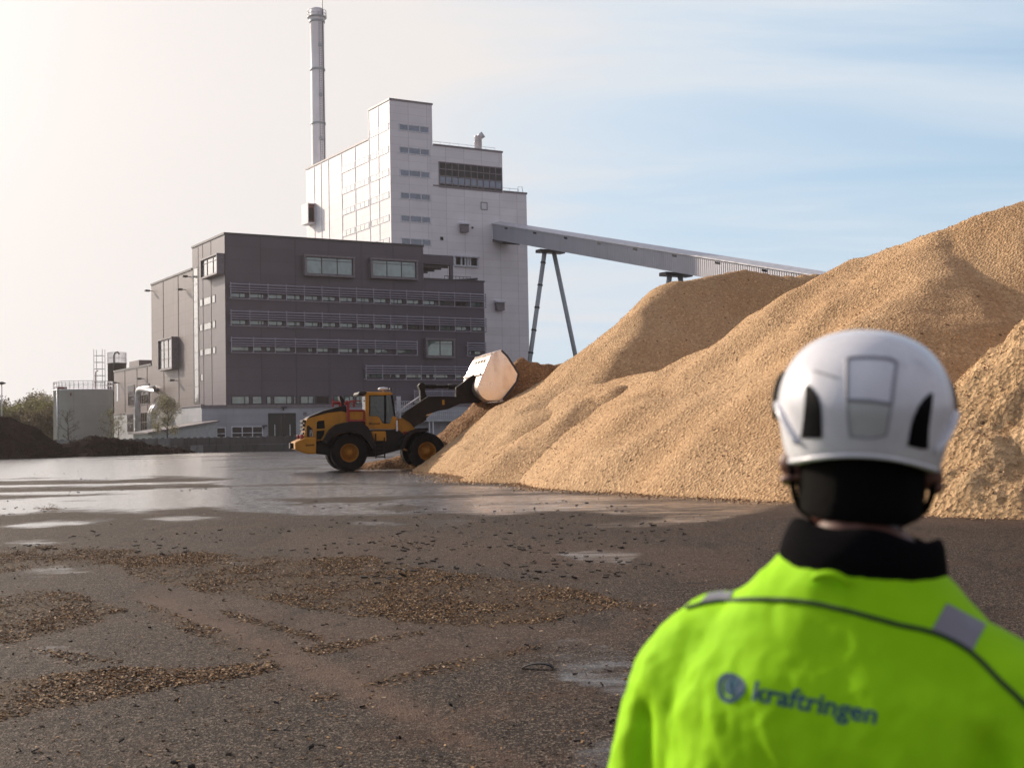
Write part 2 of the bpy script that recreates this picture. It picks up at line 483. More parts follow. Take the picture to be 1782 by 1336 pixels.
for a in ((-.12, u_a + .08, -.12, .1, zr, zr + .28), (-.12, .1, .1, v_a + .1, zr, zr + .28), (u_a - .1, u_a + .08, .1, v_a, zr, zr + .28),
          (u_a + .08, u_b + .1, -.12, .1, zlow, zlow + .25), (u_b - .1, u_b + .1, .1, 18, zlow, zlow + .25),
          (-.12, .1, v_a + .1, v_b + .1, zl2, zl2 + .28), (-.12, .1, v_b + .1, v_c + .1, zl3, zl3 + .3)):
    m.box(*a); m.build('roof_flashing', MAT['trim_dark'], gb); m = MB()
m = MB(); m.box(.2, u_a - .2, .2, v_a - .1, zr, zr + .05); m.box(u_a + .1, u_b - .2, .2, 18, zlow, zlow + .05); m.box(.3, 30.8, v_a + .2, v_b - .1, zl2, zl2 + .05); m.box(.3, 30.8, v_b + .2, v_c - .1, zl3, zl3 + .05)
m.build('roof', MAT['trim_dark'], gb)
m = MB()                              # concrete storey, reaching out to the left as a plinth
pl = -3.35
m.box(pl, u_b, 0.05, 9.6, 0, zb - .02)
m.build('concrete_base', MAT['concrete'], gb)
zc2 = LF(217, 720.0)[1]
m = MB(); m.box(-.06, .3, 9.61, v_c + .03, 0, zc2); m.build('concrete_plinth', MAT['concrete'], gb)
m = MB(); m.box(pl - .12, u_b + .05, -.06, .05, zb - .30, zb + .12); m.box(pl - .12, pl + .4, .05, 9.75, zb - .02, zb + .25); m.box(-.14, -.06, 9.76, v_c + .05, zc2 - .1, zc2 + .15)
m.build('drip_flashing', MAT['trim_grey'], gb)
F0 = FR(0.0)
# vertical pilaster seams
m = MB()
for px in (455, 515, 572, 630, 686, 736):
    s, _ = RF(px, 560); m.fbox(F0, s - .06, s + .06, zb + .2, zr - .1, -.02, .035)
m.fbox(F0, 0.02, 0.16, zb + .2, zr, -.02, .05)
m.build('cover_strip', MAT['grey_panel'], gb)

# ribbons of windows under louvres, rows one and two
sA = RF(398.9, 510)[0]; sB = RF(841, 510)[0]
bay = (sB - sA) / 15
for row, dy in ((0, 0.0), (1, 47.2)):
    z = lambda y: RF(399, y + dy)[1]
    for i in range(15):
        a = sA + bay * i
        dark = (row == 0 and i in (12, 13)) or (row == 1 and i in (10, 11))
        window(gb, F0, a + .07 * bay, a + .86 * bay, z(517.4), z(509.0), (0.60,), pane='glass_black' if dark else 'glass_teal')
    louvre(gb, F0, sA, sB + .1, z(493.2), [z(q) for q in (494.0, 499.0, 503.3, 507.5)], z(519.6), [sA + bay * i for i in range(16)])
# row three
z = lambda y: RF(400, y)[1]
px1 = lambda q: 390 + q / 9.54
px2 = lambda q: 540 + q / 11.13
px3 = lambda q: 690 + q / 10.275
W3 = [(px1(110), px1(410), .73), (px1(465), px1(625), 0), (px1(690), px1(775), 0), (px1(825), px1(1105), .72), (px1(1165), px1(1190), 0), (px2(-50), px2(40), .5),
      (px2(105), px2(345), .6), (px2(425), px2(450), 0), (px2(520), px2(818), .72), (px2(882), px2(958), 0), (px2(1035), px2(1130), 0), (px2(1225), px2(1500), .55), (px3(5), px3(262), .66),
      (px3(1285), px3(1335), 0), (px3(1385), px3(1505), 0)]
for a, b, q in W3:
    window(gb, F0, RF(a, 600)[0], RF(b, 600)[0], z(610.4), z(602.4), (q,) if q else (), pane='glass_teal')
P3 = [400, 438.4, 476, 511, 548.5, 586.3, 619.2, 649.6, 686.9, 722.4]
louvre(gb, F0, RF(400, 590)[0], RF(722.4, 590)[0], z(587.6), [z(q) for q in (588.2, 593.0, 597.3, 601.2)], z(613.4), [RF(p, 590)[0] for p in P3])
louvre(gb, F0, RF(809.7, 590)[0], RF(841.5, 590)[0], z(587.6), [z(q) for q in (588.2, 593.0, 597.3, 601.2)], z(613.4), [RF(p, 590)[0] for p in (809.9, 841.3)])
# low row on the right
z4 = lambda y: RF(633.5, y)[1]
px4 = lambda q: 620 + q / 8.905
for a, b, q in ((125, 215, 0), (222, 425, .45), (510, 548, 0), (598, 680, 0), (765, 1018, .62), (1072, 1142, 0), (1180, 1418, .8), (1520, 1700, .6), (1740, 1880, .5)):
    window(gb, F0, RF(px4(a), 650)[0], RF(px4(b), 650)[0], z4(657.4), z4(650.2), (q,) if q else ())
louvre(gb, F0, RF(633.5, 640)[0], RF(838, 640)[0], z4(636.0), [z4(q) for q in (636.8, 641.0, 645.4, 649.4)], z4(660.5), [RF(px4(q), 640)[0] for q in (120, 378, 740, 975, 1187, 1500, 1800)])
# windows just above the concrete
zw = lambda y: RF(400, y)[1]
px5 = lambda q: 390 + q / 10.48
for a, b, q, pn in ((px5(130), px5(470), .71, 0), (px5(506), px5(697), 0, 0), (px5(768), px5(864), 0, 0), (px5(898), px5(1242), .70, 0), (px5(1263), px5(1317), 0, 0), (px5(1383), px5(1642), .58, 0),
                    (549.3, 572.5, .0, 1), (580, 594, 0, 0), (598.5, 615.5, .55, 0), (618.8, 634, .5, 0), (640, 664, .6, 1), (668, 684, 0, 0)):
    window(gb, F0, RF(a, 695)[0], RF(b, 695)[0], zw(703.8), zw(688.6), (q,) if q else (), pane='glass_black' if pn else 'glass_teal', fw_=.13)
# small louvre behind the walkway
zz5 = lambda y: RF(720, y)[1]
louvre(gb, F0, RF(717.7, 685)[0], RF(792.4, 685)[0], zz5(680.0), [zz5(q) for q in (681.0, 684.6, 688.2, 691.6, 695.0)], zz5(701), [RF(p, 690)[0] for p in (717.7, 766, 792.4)])
window(gb, F0, RF(719, 697)[0], RF(760, 697)[0], zz5(703), zz5(695.6), (.5,))
# projecting bays on the front
def rbay(x0, x1, y0, y1, sp, tr, p=.85):
    zt = RF(x0, y0, -p)[1]; zb_ = RF(x0, y1, -p)[1]
    bay_window(gb, F0, RF(x0, y0, -p)[0], RF(x1, y0, -p)[0], zb_, zt, p, sp, tr, 'glass_teal')
rbay(530.0, 617.5, 442.2, 479.2, (.335, .67), (.80,))
rbay(645.5, 727.5, 448.0, 483.6, (.335, .67), (.80,))
rbay(741.5, 792.0, 588.0, 622.5, (.5,), (.80,))
# projecting bays and windows on the sunlit side
FS = FL(0.0)
def lbay(x0, x1, ytl, ybl, sp, tr, p=1.05):
    s0, zt = LF(x0, ytl, -p); s1, _ = LF(x1, ytl, -p); zb_ = LF(x0, ybl, -p)[1]
    return bay_window(gb, FS, s0, s1, zb_, zt, p, sp, tr, 'glass_side', rim=.22)
lbay(348.2, 377.2, 451.8, 486.6, (.30, .68), (.76,))
lbay(274.3, 298.5, 591.5, 646.0, (.33, .67), (.33, .66))
s1, zt = LF(344.3, 464.0); s0, zt = LF(336.2, 467.5); zb_ = LF(336.2, 703.0)[1]
window(gb, FS, s0, s1, zb_, zt, (), [k / 8 for k in range(1, 8)], pane='glass_side', fw_=.1)
for ya, yb in ((521.0, 534.5), (564.8, 577.2), (608.5, 620.2)):
    for a, b in ((347.2, 352.9), (354.8, 367.6), (369.2, 375.0)):
        s0, zt = LF(347.2, ya); zb_ = LF(347.2, yb)[1]
        window(gb, FS, LF(a, 550)[0], LF(b, 550)[0], zb_, zt, (), pane='glass_side', fw_=.07)
s0, zt = LF(349.2, 650.5); zb_ = LF(349.2, 663.5)[1]
window(gb, FS, s0, LF(353.8, 650)[0], zb_, zt, pane='glass_side', fw_=.07)
# cover strips on the side
m = MB()
for px in (346.0, 353.8, 368.2):
    s, _ = LF(px, 600); m.fbox(FS, s - .09, s + .09, zb + .3, zr - .1, -.02, .04)
for px in (284.5, 310.5):
    s, _ = LF(px, 600); m.fbox(FS, s - .12, s + .12, zc2 + .3, zl2 - .1, -.02, .05)
for px in (217.3, 238.3, 256, ):
    s, _ = LF(px, 690); m.fbox(FS, s - .15, s + .15, zc2 + .3, zl3 - .1, -.02, .05)
m.build('cover_strip', MAT['grey_side'], gb)
# barred windows of the annex
for x0, x1, y0, y1 in ((223.5, 233.6, 670.5, 706.8), (244.2, 259.6, 668.5, 704.0), (222.4, 232.6, 720.5, 752), (243.0, 259.2, 718.0, 752)):
    s0, zt = LF(x0, y0); s1, _ = LF(x1, y0); zb_ = LF(x0, y1)[1]
    window(gb, FL(-.06), s0, s1, zb_, zt, [k / 5 for k in range(1, 5)], (.5,), frame='trim_grey', pane='glass_black', fw_=.10)
s0, zt = LF(202.5, 668.0); s1, _ = LF(206.3, 668); zb_ = LF(202.5, 698)[1]
window(gb, FS, s0, s1, zb_, zt, frame='trim_white', pane='glass_white', fw_=.12)
# concrete storey windows, gate, vent
FC = FR(0.05); FCL = FL(pl)
zq = lambda y: RF(400, y)[1]
window(gb, FC, RF(361.2, 750)[0], RF(393.0, 750)[0], zq(761.5), zq(743.0), (.5,), (.40,), frame='trim_white', pane='glass_black', fw_=.12)
window(gb, FC, RF(402.8, 750)[0], RF(457.5, 750)[0], zq(761.5), zq(741.8), (.34, .67), (.40,), frame='trim_white', pane='glass_black', fw_=.12)
s0, _ = LF(326.8, 750, pl); s1, _ = LF(352.5, 750, pl)
window(gb, FCL, s0, s1, zq(762.0), zq(743.6), (.25, .5, .75), (), frame='trim_dark', pane='glass_blue', fw_=.12)
m = MB(); a, b = RF(467, 740)[0], RF(515, 740)[0]
m.fbox(FC, a, (a + b) / 2 - .02, 0.05, zq(719.3), -.05, .07); m.fbox(FC, (a + b) / 2 + .02, b, 0.05, zq(719.3), -.05, .07)
g = m.build('gate', MAT['door_green'], gb)
m = MB()
for s in (a + .9, b - .9): m.fbox(FC, s - .05, s + .05, 1.6, 3.2, .07, .15)
m.build('gate_handle', MAT['galv'], g)
m = MB(); m.fbox(FC, RF(528, 720)[0], RF(533.4, 720)[0], zq(723.8), zq(718.0), -.05, .12); m.build('vent_grille', MAT['trim_grey'], gb)
m = MB()
for px, py in ((493, 709), (459, 741)):
    s, zz_ = RF(px, py); m.fbox(FC, s - .25, s + .25, zz_ - .1, zz_ + .12, .1, .7); m.fbox(FC, s - .06, s + .06, zz_ - .4, zz_ + .05, -.02, .15)
m.build('flood_light', MAT['trim_dark'], gb)
m = MB()                              # lamps on brackets on the sunlit side
for px, py in ((331.5, 481.5), (322.5, 504.2), (265.5, 506.3), (308.5, 662), (250.5, 659), (207.3, 666)):
    s, zz_ = LF(px, py)
    m.fbox(FS, s - .35, s + .35, zz_ - .12, zz_ + .14, .5, 1.2); m.fbox(FS, s - .06, s + .06, zz_ - .05, zz_ + .05, -.02, .55)
m.build('wall_lamp', MAT['trim_dark'], gb)
# plant room on the annex roof, and the porch set back on the lower roof
m = MB(); s0, _ = LF(225, 645, 3.0); s1, _ = LF(242, 645, 3.0); m.box(3.0, 24, s1, s0, zl3 + .05, LF(226, 629.5, 3.0)[1]); m.build('roof_plant_room', MAT['grey_side'], gb)
v5 = 5.0
x0, _ = RF(736.5, 470, v5); x1, zp1 = RF(786, 452, v5)
zp0 = zlow; zp2 = RF(736, 458.5, v5)[1]
m = MB(); m.box(u_a, x1 + .3, v5, DEP - .4, zp2, zp1 + .6); m.box(x1 - .25, x1 + .25, v5 + .05, v5 + .5, zp0, zp2); m.box(u_a + .1, x1 + .2, DEP - 2, DEP - 1.6, zp0, zp2)
m.build('roof_porch', MAT['grey_panel'], gb)
m = MB()
for k in range(5):
    m.box(u_a + .2, x1, v5 + 1.2 + 2.3 * k, v5 + 1.45 + 2.3 * k, zp2 - .35, zp2 - .004)
m.build('porch_beam', MAT['trim_grey'], gb)
# rail on the lower roof
m = MB()
a0, a1 = RF(790, 483)[0], RF(836, 487)[0]
for k in range(8):
    s = a0 + (a1 - a0) * k / 7; m.bar((s, 3, zlow), (s, 3, zlow + 1.1), .06)
for h in (.55, 1.1): m.bar((a0, 3, zlow + h), (a1, 3, zlow + h), .06)
m.bar((a1 - 4, 2.0, zlow + .3), (a1 + .6, 2.0, zlow + .75), .25)
m.build('roof_rail', MAT['trim_dark'], gb)
# ducts on the side
def sidepoint(px, py, out): 
    s, zz_ = LF(px, py, -out); return Vector((-out, s, zz_))
m = MB()
p = [sidepoint(239.5, 757, 1.6), sidepoint(239.5, 690, 1.6), sidepoint(240.2, 682, 1.6), sidepoint(243, 678.0, 1.6), sidepoint(247, 676.8, 1.6), sidepoint(269, 676.4, 1.6), sidepoint(269.5, 676.4, 0.0)]
p = [Vector(q) for q in p]
m.tube(p, .46, 14)
for t in (.15, .42, .7):
    c = p[0].lerp(p[1], t); m.lathe([(.47, -.05), (.50, -.05), (.50, .05), (.47, .05)], 14, c)
m.build('ventilation_duct', MAT['galv'], gb)
for dx in (0, 3.5):
    m = MB()
    q = [sidepoint(262 + dx, 757, 1.6), sidepoint(262 + dx, 726, 1.6), sidepoint(263 + dx, 718, 1.6), sidepoint(266.5 + dx, 711, 1.6), sidepoint(270 + dx, 706.5, 1.3), sidepoint(275 + dx, 704, .3), sidepoint(276 + dx, 704, -.1)]
    m.tube(q, .50, 14); m.build('ventilation_duct', MAT['galv'], gb)
# loading walkway in front of the right part
z6 = RF(780, 728.5, -2.2)[1]; z7 = RF(780, 733, -2.2)[1]
a, b = RF(733, 730, -2.2)[0], RF(846, 730, -2.2)[0]
m = MB(); m.box(a, b, -2.2, -.02, z7, z6); m.build('walkway', MAT['steel_grey'], gb)
m = MB()
k = 0; s = a
while s < b: m.bar((s, -2.1, z6), (s, -2.1, z6 + 1.15), .05); s += .32
for h in (.6, 1.15): m.bar((a, -2.1, z6 + h), (b, -2.1, z6 + h), .06)
m.build('walkway_rail', MAT['galv'], gb)
m = MB()
for px in (747, 753.5, 800): s = RF(px, 740, -2.0)[0]; m.box(s - .1, s + .1, -2.1, -1.9, 0, z7)
m.build('walkway_post', MAT['galv'], gb)
# raised stair landing
a, b = RF(688, 712, -1.6)[0], RF(719, 712, -1.6)[0]; zt = RF(700, 714, -1.6)[1]
m = MB(); m.box(a, b, -1.6, -.02, zt - .25, zt); m.build('stair_landing', MAT['steel_grey'], gb)
m = MB(); s = a
while s < b: m.bar((s, -1.55, zt), (s, -1.55, zt + 1.3), .05); s += .3
for h in (.65, 1.3): m.bar((a, -1.55, zt + h), (b, -1.55, zt + h), .06)
for s in (a, a + .8, b): m.bar((s, -1.55, 0), (s, -1.55, zt), .14)
for k in range(10): m.bar((a + .1, -1.5, zt - .4 - .42 * k), (a + .9, -1.5, zt - .4 - .42 * k), .06)
m.build('landing_rail', MAT['galv'], gb)
m = MB(); a, b = RF(689.5, 700)[0], RF(697, 700)[0]; m.fbox(F0, a, b, RF(690, 715)[1], RF(690, 689.5)[1], -.05, .12)
m.build('landing_door', MAT['galv'], gb)

# ================================================================= white boiler house
VW = 19.6; UW = 33.6
wb = empty('white_boiler_house', C0, ANG)
tag(wb, 'tall white panelled boiler house with stepped roof and stair tower behind the grey building', 'building')
_, zt1 = RF(678, 174, VW); ut, _ = RF(751.5, 182, VW)
UW = RF(677.8, 174, VW)[0]
um, zt2 = RF(873.8, 266.3, VW)
ue, zt3 = RF(916.2, 338.4, VW)
vt, _ = LF(641.3, 192, UW)
vf, ztl = LF(532.3, 296.5, UW)
m = MB(); m.box(UW, ut, VW, vt, 0, zt1); m.build('tower_wall', MAT['white_panel'], wb)
m = MB(); m.box(ut, um, VW + .01, vf, 0, zt2); m.box(UW + .015, ut, vt, vf, 0, ztl); m.build('middle_wall', MAT['white_panel'], wb)
m = MB(); m.box(um, ue, VW + .02, vf, 0, zt3); m.build('low_wall', MAT['white_panel'], wb)
m = MB()
for a in ((UW - .12, ut + .12, VW - .12, VW + .1, zt1, zt1 + .3), (UW - .12, UW + .1, VW + .1, vt + .1, zt1, zt1 + .3), (ut - .1, ut + .12, VW + .1, vt, zt1, zt1 + .3),
          (ut + .12, um + .12, VW - .1, VW + .12, zt2, zt2 + .3), (um - .1, um + .12, VW + .12, vf, zt2, zt2 + .3), (um + .12, ue + .12, VW - .1, VW + .12, zt3, zt3 + .3), (ue - .1, ue + .12, VW + .12, vf, zt3, zt3 + .3),
          (UW - .1, UW + .12, vt + .1, vf + .1, ztl, ztl + .3)):
    m.box(*a); m.build('roof_flashing', MAT['trim_grey'], wb); m = MB()
m.box(ut, um, VW - .06, VW + .05, zt3 + .0, zt3 + .22)
m.build('roof_flashing', MAT['trim_grey'], wb)
FWF = FR(VW); FWL = FL(UW)
for k in range(6):
    y0 = (214.6, 254.2, 293.9, 333.5, 373.2, 413.0)[k]
    s0, zt = RF(693.3 + k * .9, y0, VW); s1, _ = RF(746.6 + k * .75, y0 + 7, VW); zb_ = RF(693.3 + k * .9, y0 + 12.6, VW)[1]
    window(wb, FWF, s0, s1, zb_, zt, (.31, .69), frame='trim_white', pane='glass_blue', fw_=.17)
for k in range(6):
    y1 = (213.5, 253.5, 293.2, 332.8, 373.0, 412.5)[k]
    s1, zt = LF(676.0 + k * .3, y1, UW); s0, _ = LF(643.8 + k * .5, y1, UW); zb_ = LF(676.0, y1 + 12.0, UW)[1]
    window(wb, FWL, s0, s1, zb_, zt, (.33, .66), frame='trim_white', pane='glass_side', fw_=.10)
for k in range(5):
    y1 = (270.0, 308.8, 347.0, 386.0, 425)[k]
    zt = LF(640.8 + k * .3, y1, UW)[1]; zb_ = LF(640.8, y1 + 11.6, UW)[1]
    for x0, x1 in ((594.3, 616.6), (618.6, 641.2)):
        window(wb, FWL, LF(x0 + k * .3, y1, UW)[0], LF(x1 + k * .3, y1, UW)[0], zb_, zt, (.33, .66), frame='trim_white', pane='glass_side', fw_=.10)
m = MB()
for px, zz_ in ((594, ztl), (617.6, ztl), (558, ztl), (571, ztl), (546, ztl), (642.3, zt1), (658.8, zt1)):
    s, _ = LF(px + 1, 330, UW); m.fbox(FWL, s - .1, s + .1, 8, zz_ - .1, -.02, .06)
for px in (680.2, 751.0): 
    s, _ = RF(px, 300, VW); m.fbox(FWF, s - .12, s + .12, 8, zt1 - .1 if px < 700 else zt1, -.02, .06)
m.build('cover_strip', MAT['white_panel'], wb)
# glazed grid of the upper storey
s0, zt = RF(763.8, 281.8, VW); s1, _ = RF(872.6, 291, VW)
zg = [zt, RF(763.8, 293.6, VW)[1], RF(763.8, 305.6, VW)[1], RF(764.8, 319.2, VW)[1], RF(764.8, 325.0, VW)[1]]
g = MB()
g.fbox(FWF, s0, s1, zg[2], zg[0], -.05, .02); g.fbox(FWF, s0, s1, zg[4], zg[3], -.05, .02)
fr = MB()
for k in range(11):
    s = s0 + (s1 - s0) * k / 10; fr.fbox(FWF, s - .07, s + .07, zg[4], zg[0], -.05, .10)
for zz_ in zg: fr.fbox(FWF, s0 - .07, s1 + .07, zz_ - .08, zz_ + .08, -.05, .09)
f = fr.build('glazed_grid', MAT['trim_grey'], wb)
g.build('dark_pane', MAT['glass_black'], f)
g = MB(); g.fbox(FWF, s0, s1, zg[3], zg[2], -.05, .015); g.build('blue_pane', MAT['glass_blue'], f)
# vents and openings on the front
def wbox(name, x0, x1, y0, y1, o, mat_):
    mm = MB(); s0, zt = RF(x0, y0, VW); s1, _ = RF(x1, y0, VW); zb_ = RF(x0, y1, VW)[1]
    mm.fbox(FWF, s0, s1, zb_, zt, -.05, o); return mm.build(name, MAT[mat_], wb)
def hood(x0, x1, y0, y1):
    v = wbox('vent_box', x0, x1, y0, y1, .9, 'trim_grey')
    mm = MB(); s0, zt = RF(x0, y0, VW); s1, _ = RF(x1, y0, VW)
    mm.hexa([FWF(s0 - .15, zt, 0), FWF(s1 + .15, zt, 0), FWF(s1 + .15, zt, 1.2), FWF(s0 - .15, zt, 1.2), FWF(s0 - .15, zt + .45, 0), FWF(s1 + .15, zt + .45, 0), FWF(s1 + .15, zt + .12, 1.2), FWF(s0 - .15, zt + .12, 1.2)])
    mm.build('hood', MAT['trim_white'], v)
hood(799.5, 811.5, 391.5, 404.5)
hood(861, 873.5, 527, 540.5)
wbox('small_opening', 766.2, 770.8, 412.2, 417.6, .12, 'black')
wbox('small_opening', 820.6, 823.4, 394.8, 397.8, .12, 'black')
o = wbox('long_opening', 790.5, 830.5, 447.5, 461, .10, 'black')
s0, zt = RF(790.5, 447.5, VW); s1, _ = RF(830.5, 450, VW); zb_ = RF(790.5, 461, VW)[1]
mm = MB(); mm.fbox(FWF, s0 - .1, s1 + .1, zt, zt + .25, -.05, .8); mm.fbox(FWF, s0 - .1, s1 + .1, zb_ - .25, zb_, -.05, .35)
for q in (0, .28, .45, .56, .66, 1.0): s = s0 + (s1 - s0) * q; mm.fbox(FWF, s - .14, s + .14, zb_, zt, .1, .3)
mm.build('opening_frame', MAT['trim_white'], o)
s0, zt = RF(836.5, 351.5, VW); s1, _ = RF(848, 352, VW); zb_ = RF(836.5, 365, VW)[1]
window(wb, FWF, s0, s1, zb_, zt, frame='trim_grey', pane='white_blind' if 'white_blind' in MAT else 'glass_white', fw_=.12)
# hooded outlet on the sunlit side
p = 1.5
s0, zt = LF(524.4, 357.5, UW - p); s1, _ = LF(535.5, 352, UW - p); zb_ = LF(524.6, 392.5, UW - p)[1]
m = MB(); fm = FL(UW)
m.fbox(fm, s0, s1, zb_, zt, p - .15, p); m.fbox(fm, s0, s1, zt - .2, zt, -.05, p - .15); m.fbox(fm, s0, s1, zb_, zb_ + .2, -.05, p - .15); m.fbox(fm, s0 - .15, s0, zb_ + .2, zt - .2, -.05, p - .15)
h = m.build('air_outlet', MAT['white_panel'], wb)
m = MB(); m.fbox(fm, s1 + .5, s0 - .3, zb_ + .2, zt - .2, -.03, p - .25); m.build('inner_frame', MAT['red_brown'], h)
m = MB(); m.fbox(fm, s1 + .3, s1 + .5, zb_ + .6, zt - .8, .3, 1.1); m.build('grille', MAT['black'], h)
# roof flues and rails
for px, top, w in ((832.5, 239.5, .62), (828.6, 249.5, .30)):
    s, zz_ = RF(px, 262, VW + 2); zt = RF(px, top, VW + 2)[1]
    m = MB(); m.lathe([(w, zt2 + .0), (w, zt), (w * 1.15, zt), (w * 1.15, zt + .25), (0.01, zt + .3)], 14, (s, VW + 2, 0))
    if w > .5: m.tube([(s, VW + 2, zt - .1), (s + .7, VW + 1.4, zt + .5)], .55, 12)
    m.build('roof_flue', MAT['galv'], wb)
m = MB()
for a, b, zz_ in ((ut + .5, um - .5, zt2), (um + .5, ue - .6, zt3)):
    n = int((b - a) / 1.6)
    for k in range(n + 1):
        s = a + (b - a) * k / n; m.bar((s, VW + 1.6, zz_), (s, VW + 1.6, zz_ + 1.1), .05)
    m.bar((a, VW + 1.6, zz_ + 1.1), (b, VW + 1.6, zz_ + 1.1), .05)
m.tube([(ue - 1.6, VW + .3, zt3 + .3), (ue - 1.5, VW + .3, zt3 + 1.2), (ue - .7, VW + .3, zt3 + 1.3), (ue - .5, VW + .3, zt3 + .3)], .05, 5)
m.build('roof_rail', MAT['galv'], wb)

# ================================================================= chimney
cp = at_depth(555, 300, 252.0)
ch = empty('chimney', (cp.x, cp.y, 0))
tag(ch, 'tall pale round chimney with ladder and ringed top behind the white boiler house', 'chimney')
pm = 252.0 / F
zt = at_depth(553, 16.5, 252).z
def zpx(y): return at_depth(554, y, 252).z
r = lambda w: w / 2 * pm
MAT['chimney'] = simple('chimney_paint', (0.88, 0.84, 0.86), 0.5, 0, var=0.05, scale=.12, dirt=(.5, .48, .48, .4))
m = MB(); m.lathe([(r(25.8), 0), (r(25.2), zpx(285)), (r(24.0), zpx(120)), (r(24.6), zpx(38)), (r(26.8), zpx(36)), (r(26.8), zpx(30.5)), (r(24.0), zpx(28.5)), (r(23.6), zpx(18)), (r(22), zt), (r(15), zt + .2), (0.01, zt + .2)], 40)
m.build('shaft', MAT['chimney'], ch)
m = MB()
for y, w in ((38.5, 27.6), (122, 26.8), (216, 26.4)):
    m.lathe([(r(w) - .25, zpx(y) - .22), (r(w), zpx(y) - .2), (r(w), zpx(y) + .2), (r(w) - .25, zpx(y) + .22)], 40)
m.lathe([(r(24), zpx(32.2)), (r(34), zpx(32.0)), (r(34), zpx(30.4)), (r(24), zpx(30.2))], 40)
m.build('band', MAT['steel_grey'], ch)
m = MB()
for k in range(18):
    a = 2 * math.pi * k / 18; x, y = r(33) * math.cos(a), r(33) * math.sin(a); m.bar((x, y, zpx(31)), (x, y, zpx(31) + 1.25), .07)
for h in (.65, 1.25):
    m.tube([(r(33) * math.cos(2 * math.pi * k / 24), r(33) * math.sin(2 * math.pi * k / 24), zpx(31) + h) for k in range(25)], .05, 5, caps=False)
m.build('guard_rail', MAT['galv'], ch)
m = MB()
lx = 7.0 * pm; ly = -r(25) * .98
for dx in (-.25, .25): m.bar((lx + dx, ly, 3), (lx + dx * .9, ly + .05, zpx(24)), .07)
zz_ = 30.0
while zz_ < zpx(24): m.bar((lx - .25, ly, zz_), (lx + .25, ly, zz_), .05); zz_ += .45
for y in (82, 168, 244): m.box(lx - .35, lx + .35, ly - .3, ly + .1, zpx(y) - .25, zpx(y) + .25)
m.build('ladder', MAT['steel_grey'], ch)
m = MB(); m.tube([(11.2 * pm, ly * .55, zpx(285)), (11.0 * pm, ly * .55, zpx(60)), (10.5 * pm, ly * .6, zpx(-34))], [.09, .09, .06], 6); m.build('lightning_rod', MAT['trim_dark'], ch)

# ================================================================= conveyor gallery
s0, _ = RF(857.8, 400, VW)
CS = Vector((s0, VW, 0))
cv = empty('conveyor_gallery', C0 + D2 * s0 + D1 * VW, ANG)
tag(cv, 'long sloping grey corrugated conveyor gallery running from the white boiler house down behind the pile', 'conveyor')
zc_top = RF(857.8, 387.5, VW)[1]; zc_bot = RF(857.8, 416.5, VW)[1]
g = -0.2275; Lc = 150.0; wd = 3.2
k = NT('corrugated_sheet'); pp = k.pos(); sp = k.n('ShaderNodeSeparateXYZ'); k.l(pp, sp.inputs[0])
wv = k.math('SINE', k.math('MULTIPLY', sp.outputs['Y'], 2 * math.pi / .42))
nn_ = k.noise(k.mapping(pp, (1, .5, .15)), .8, 5)
k.color(k.mix(k.math('MULTIPLY', k.step(nn_, .45, .75), .45), (0.42, 0.41, 0.45), (0.30, 0.30, 0.33)))
k.rough(.5); k.b.inputs['Metallic'].default_value = .25
k.l(k.bump(wv, .6, .05), k.b.inputs['Normal']); MAT['corr'] = k.m
def cvp(x, L, dz): return (x, -L, (dz + g * L))
m = MB(); m.hexa([cvp(0, -.6, zc_bot), cvp(wd, -.6, zc_bot), cvp(wd, Lc, zc_bot), cvp(0, Lc, zc_bot), cvp(0, -.6, zc_top - .25), cvp(wd, -.6, zc_top - .25), cvp(wd, Lc, zc_top - .25), cvp(0, Lc, zc_top - .25)])
m.build('gallery_wall', MAT['corr'], cv)
m = MB(); m.loop2([cvp(-.25, -.5, zc_top - .25), cvp(-.25, -.5, zc_top - .10), cvp(wd / 2, -.5, zc_top + .35), cvp(wd + .25, -.5, zc_top - .10), cvp(wd + .25, -.5, zc_top - .25)],
                  [cvp(-.25, Lc + .2, zc_top - .25), cvp(-.25, Lc + .2, zc_top - .10), cvp(wd / 2, Lc + .2, zc_top + .35), cvp(wd + .25, Lc + .2, zc_top - .10), cvp(wd + .25, Lc + .2, zc_top - .25)])
m.build('gallery_roof', MAT['galv'], cv)
m = MB()
for L in range(4, 140, 9): m.hexa([cvp(-.05, L, zc_top - .75), cvp(.05, L, zc_top - .75), cvp(.05, L + .9, zc_top - .75), cvp(-.05, L + .9, zc_top - .75), cvp(-.05, L, zc_top - .45), cvp(.05, L, zc_top - .45), cvp(.05, L + .9, zc_top - .45), cvp(-.05, L + .9, zc_top - .45)])
m.build('gallery_window', MAT['glass_black'], cv)
m = MB(); m.hexa([cvp(-.12, -.2, zc_bot - .3), cvp(wd + .1, -.2, zc_bot - .3), cvp(wd + .1, 3.2, zc_bot - .5), cvp(-.12, 3.2, zc_bot - .5), cvp(-.12, -.2, zc_bot - .005), cvp(wd + .1, -.2, zc_bot - .005), cvp(wd + .1, 3.2, zc_bot - .005), cvp(-.12, 3.2, zc_bot - .005)])
m.build('gallery_collar', MAT['trim_dark'], cv)
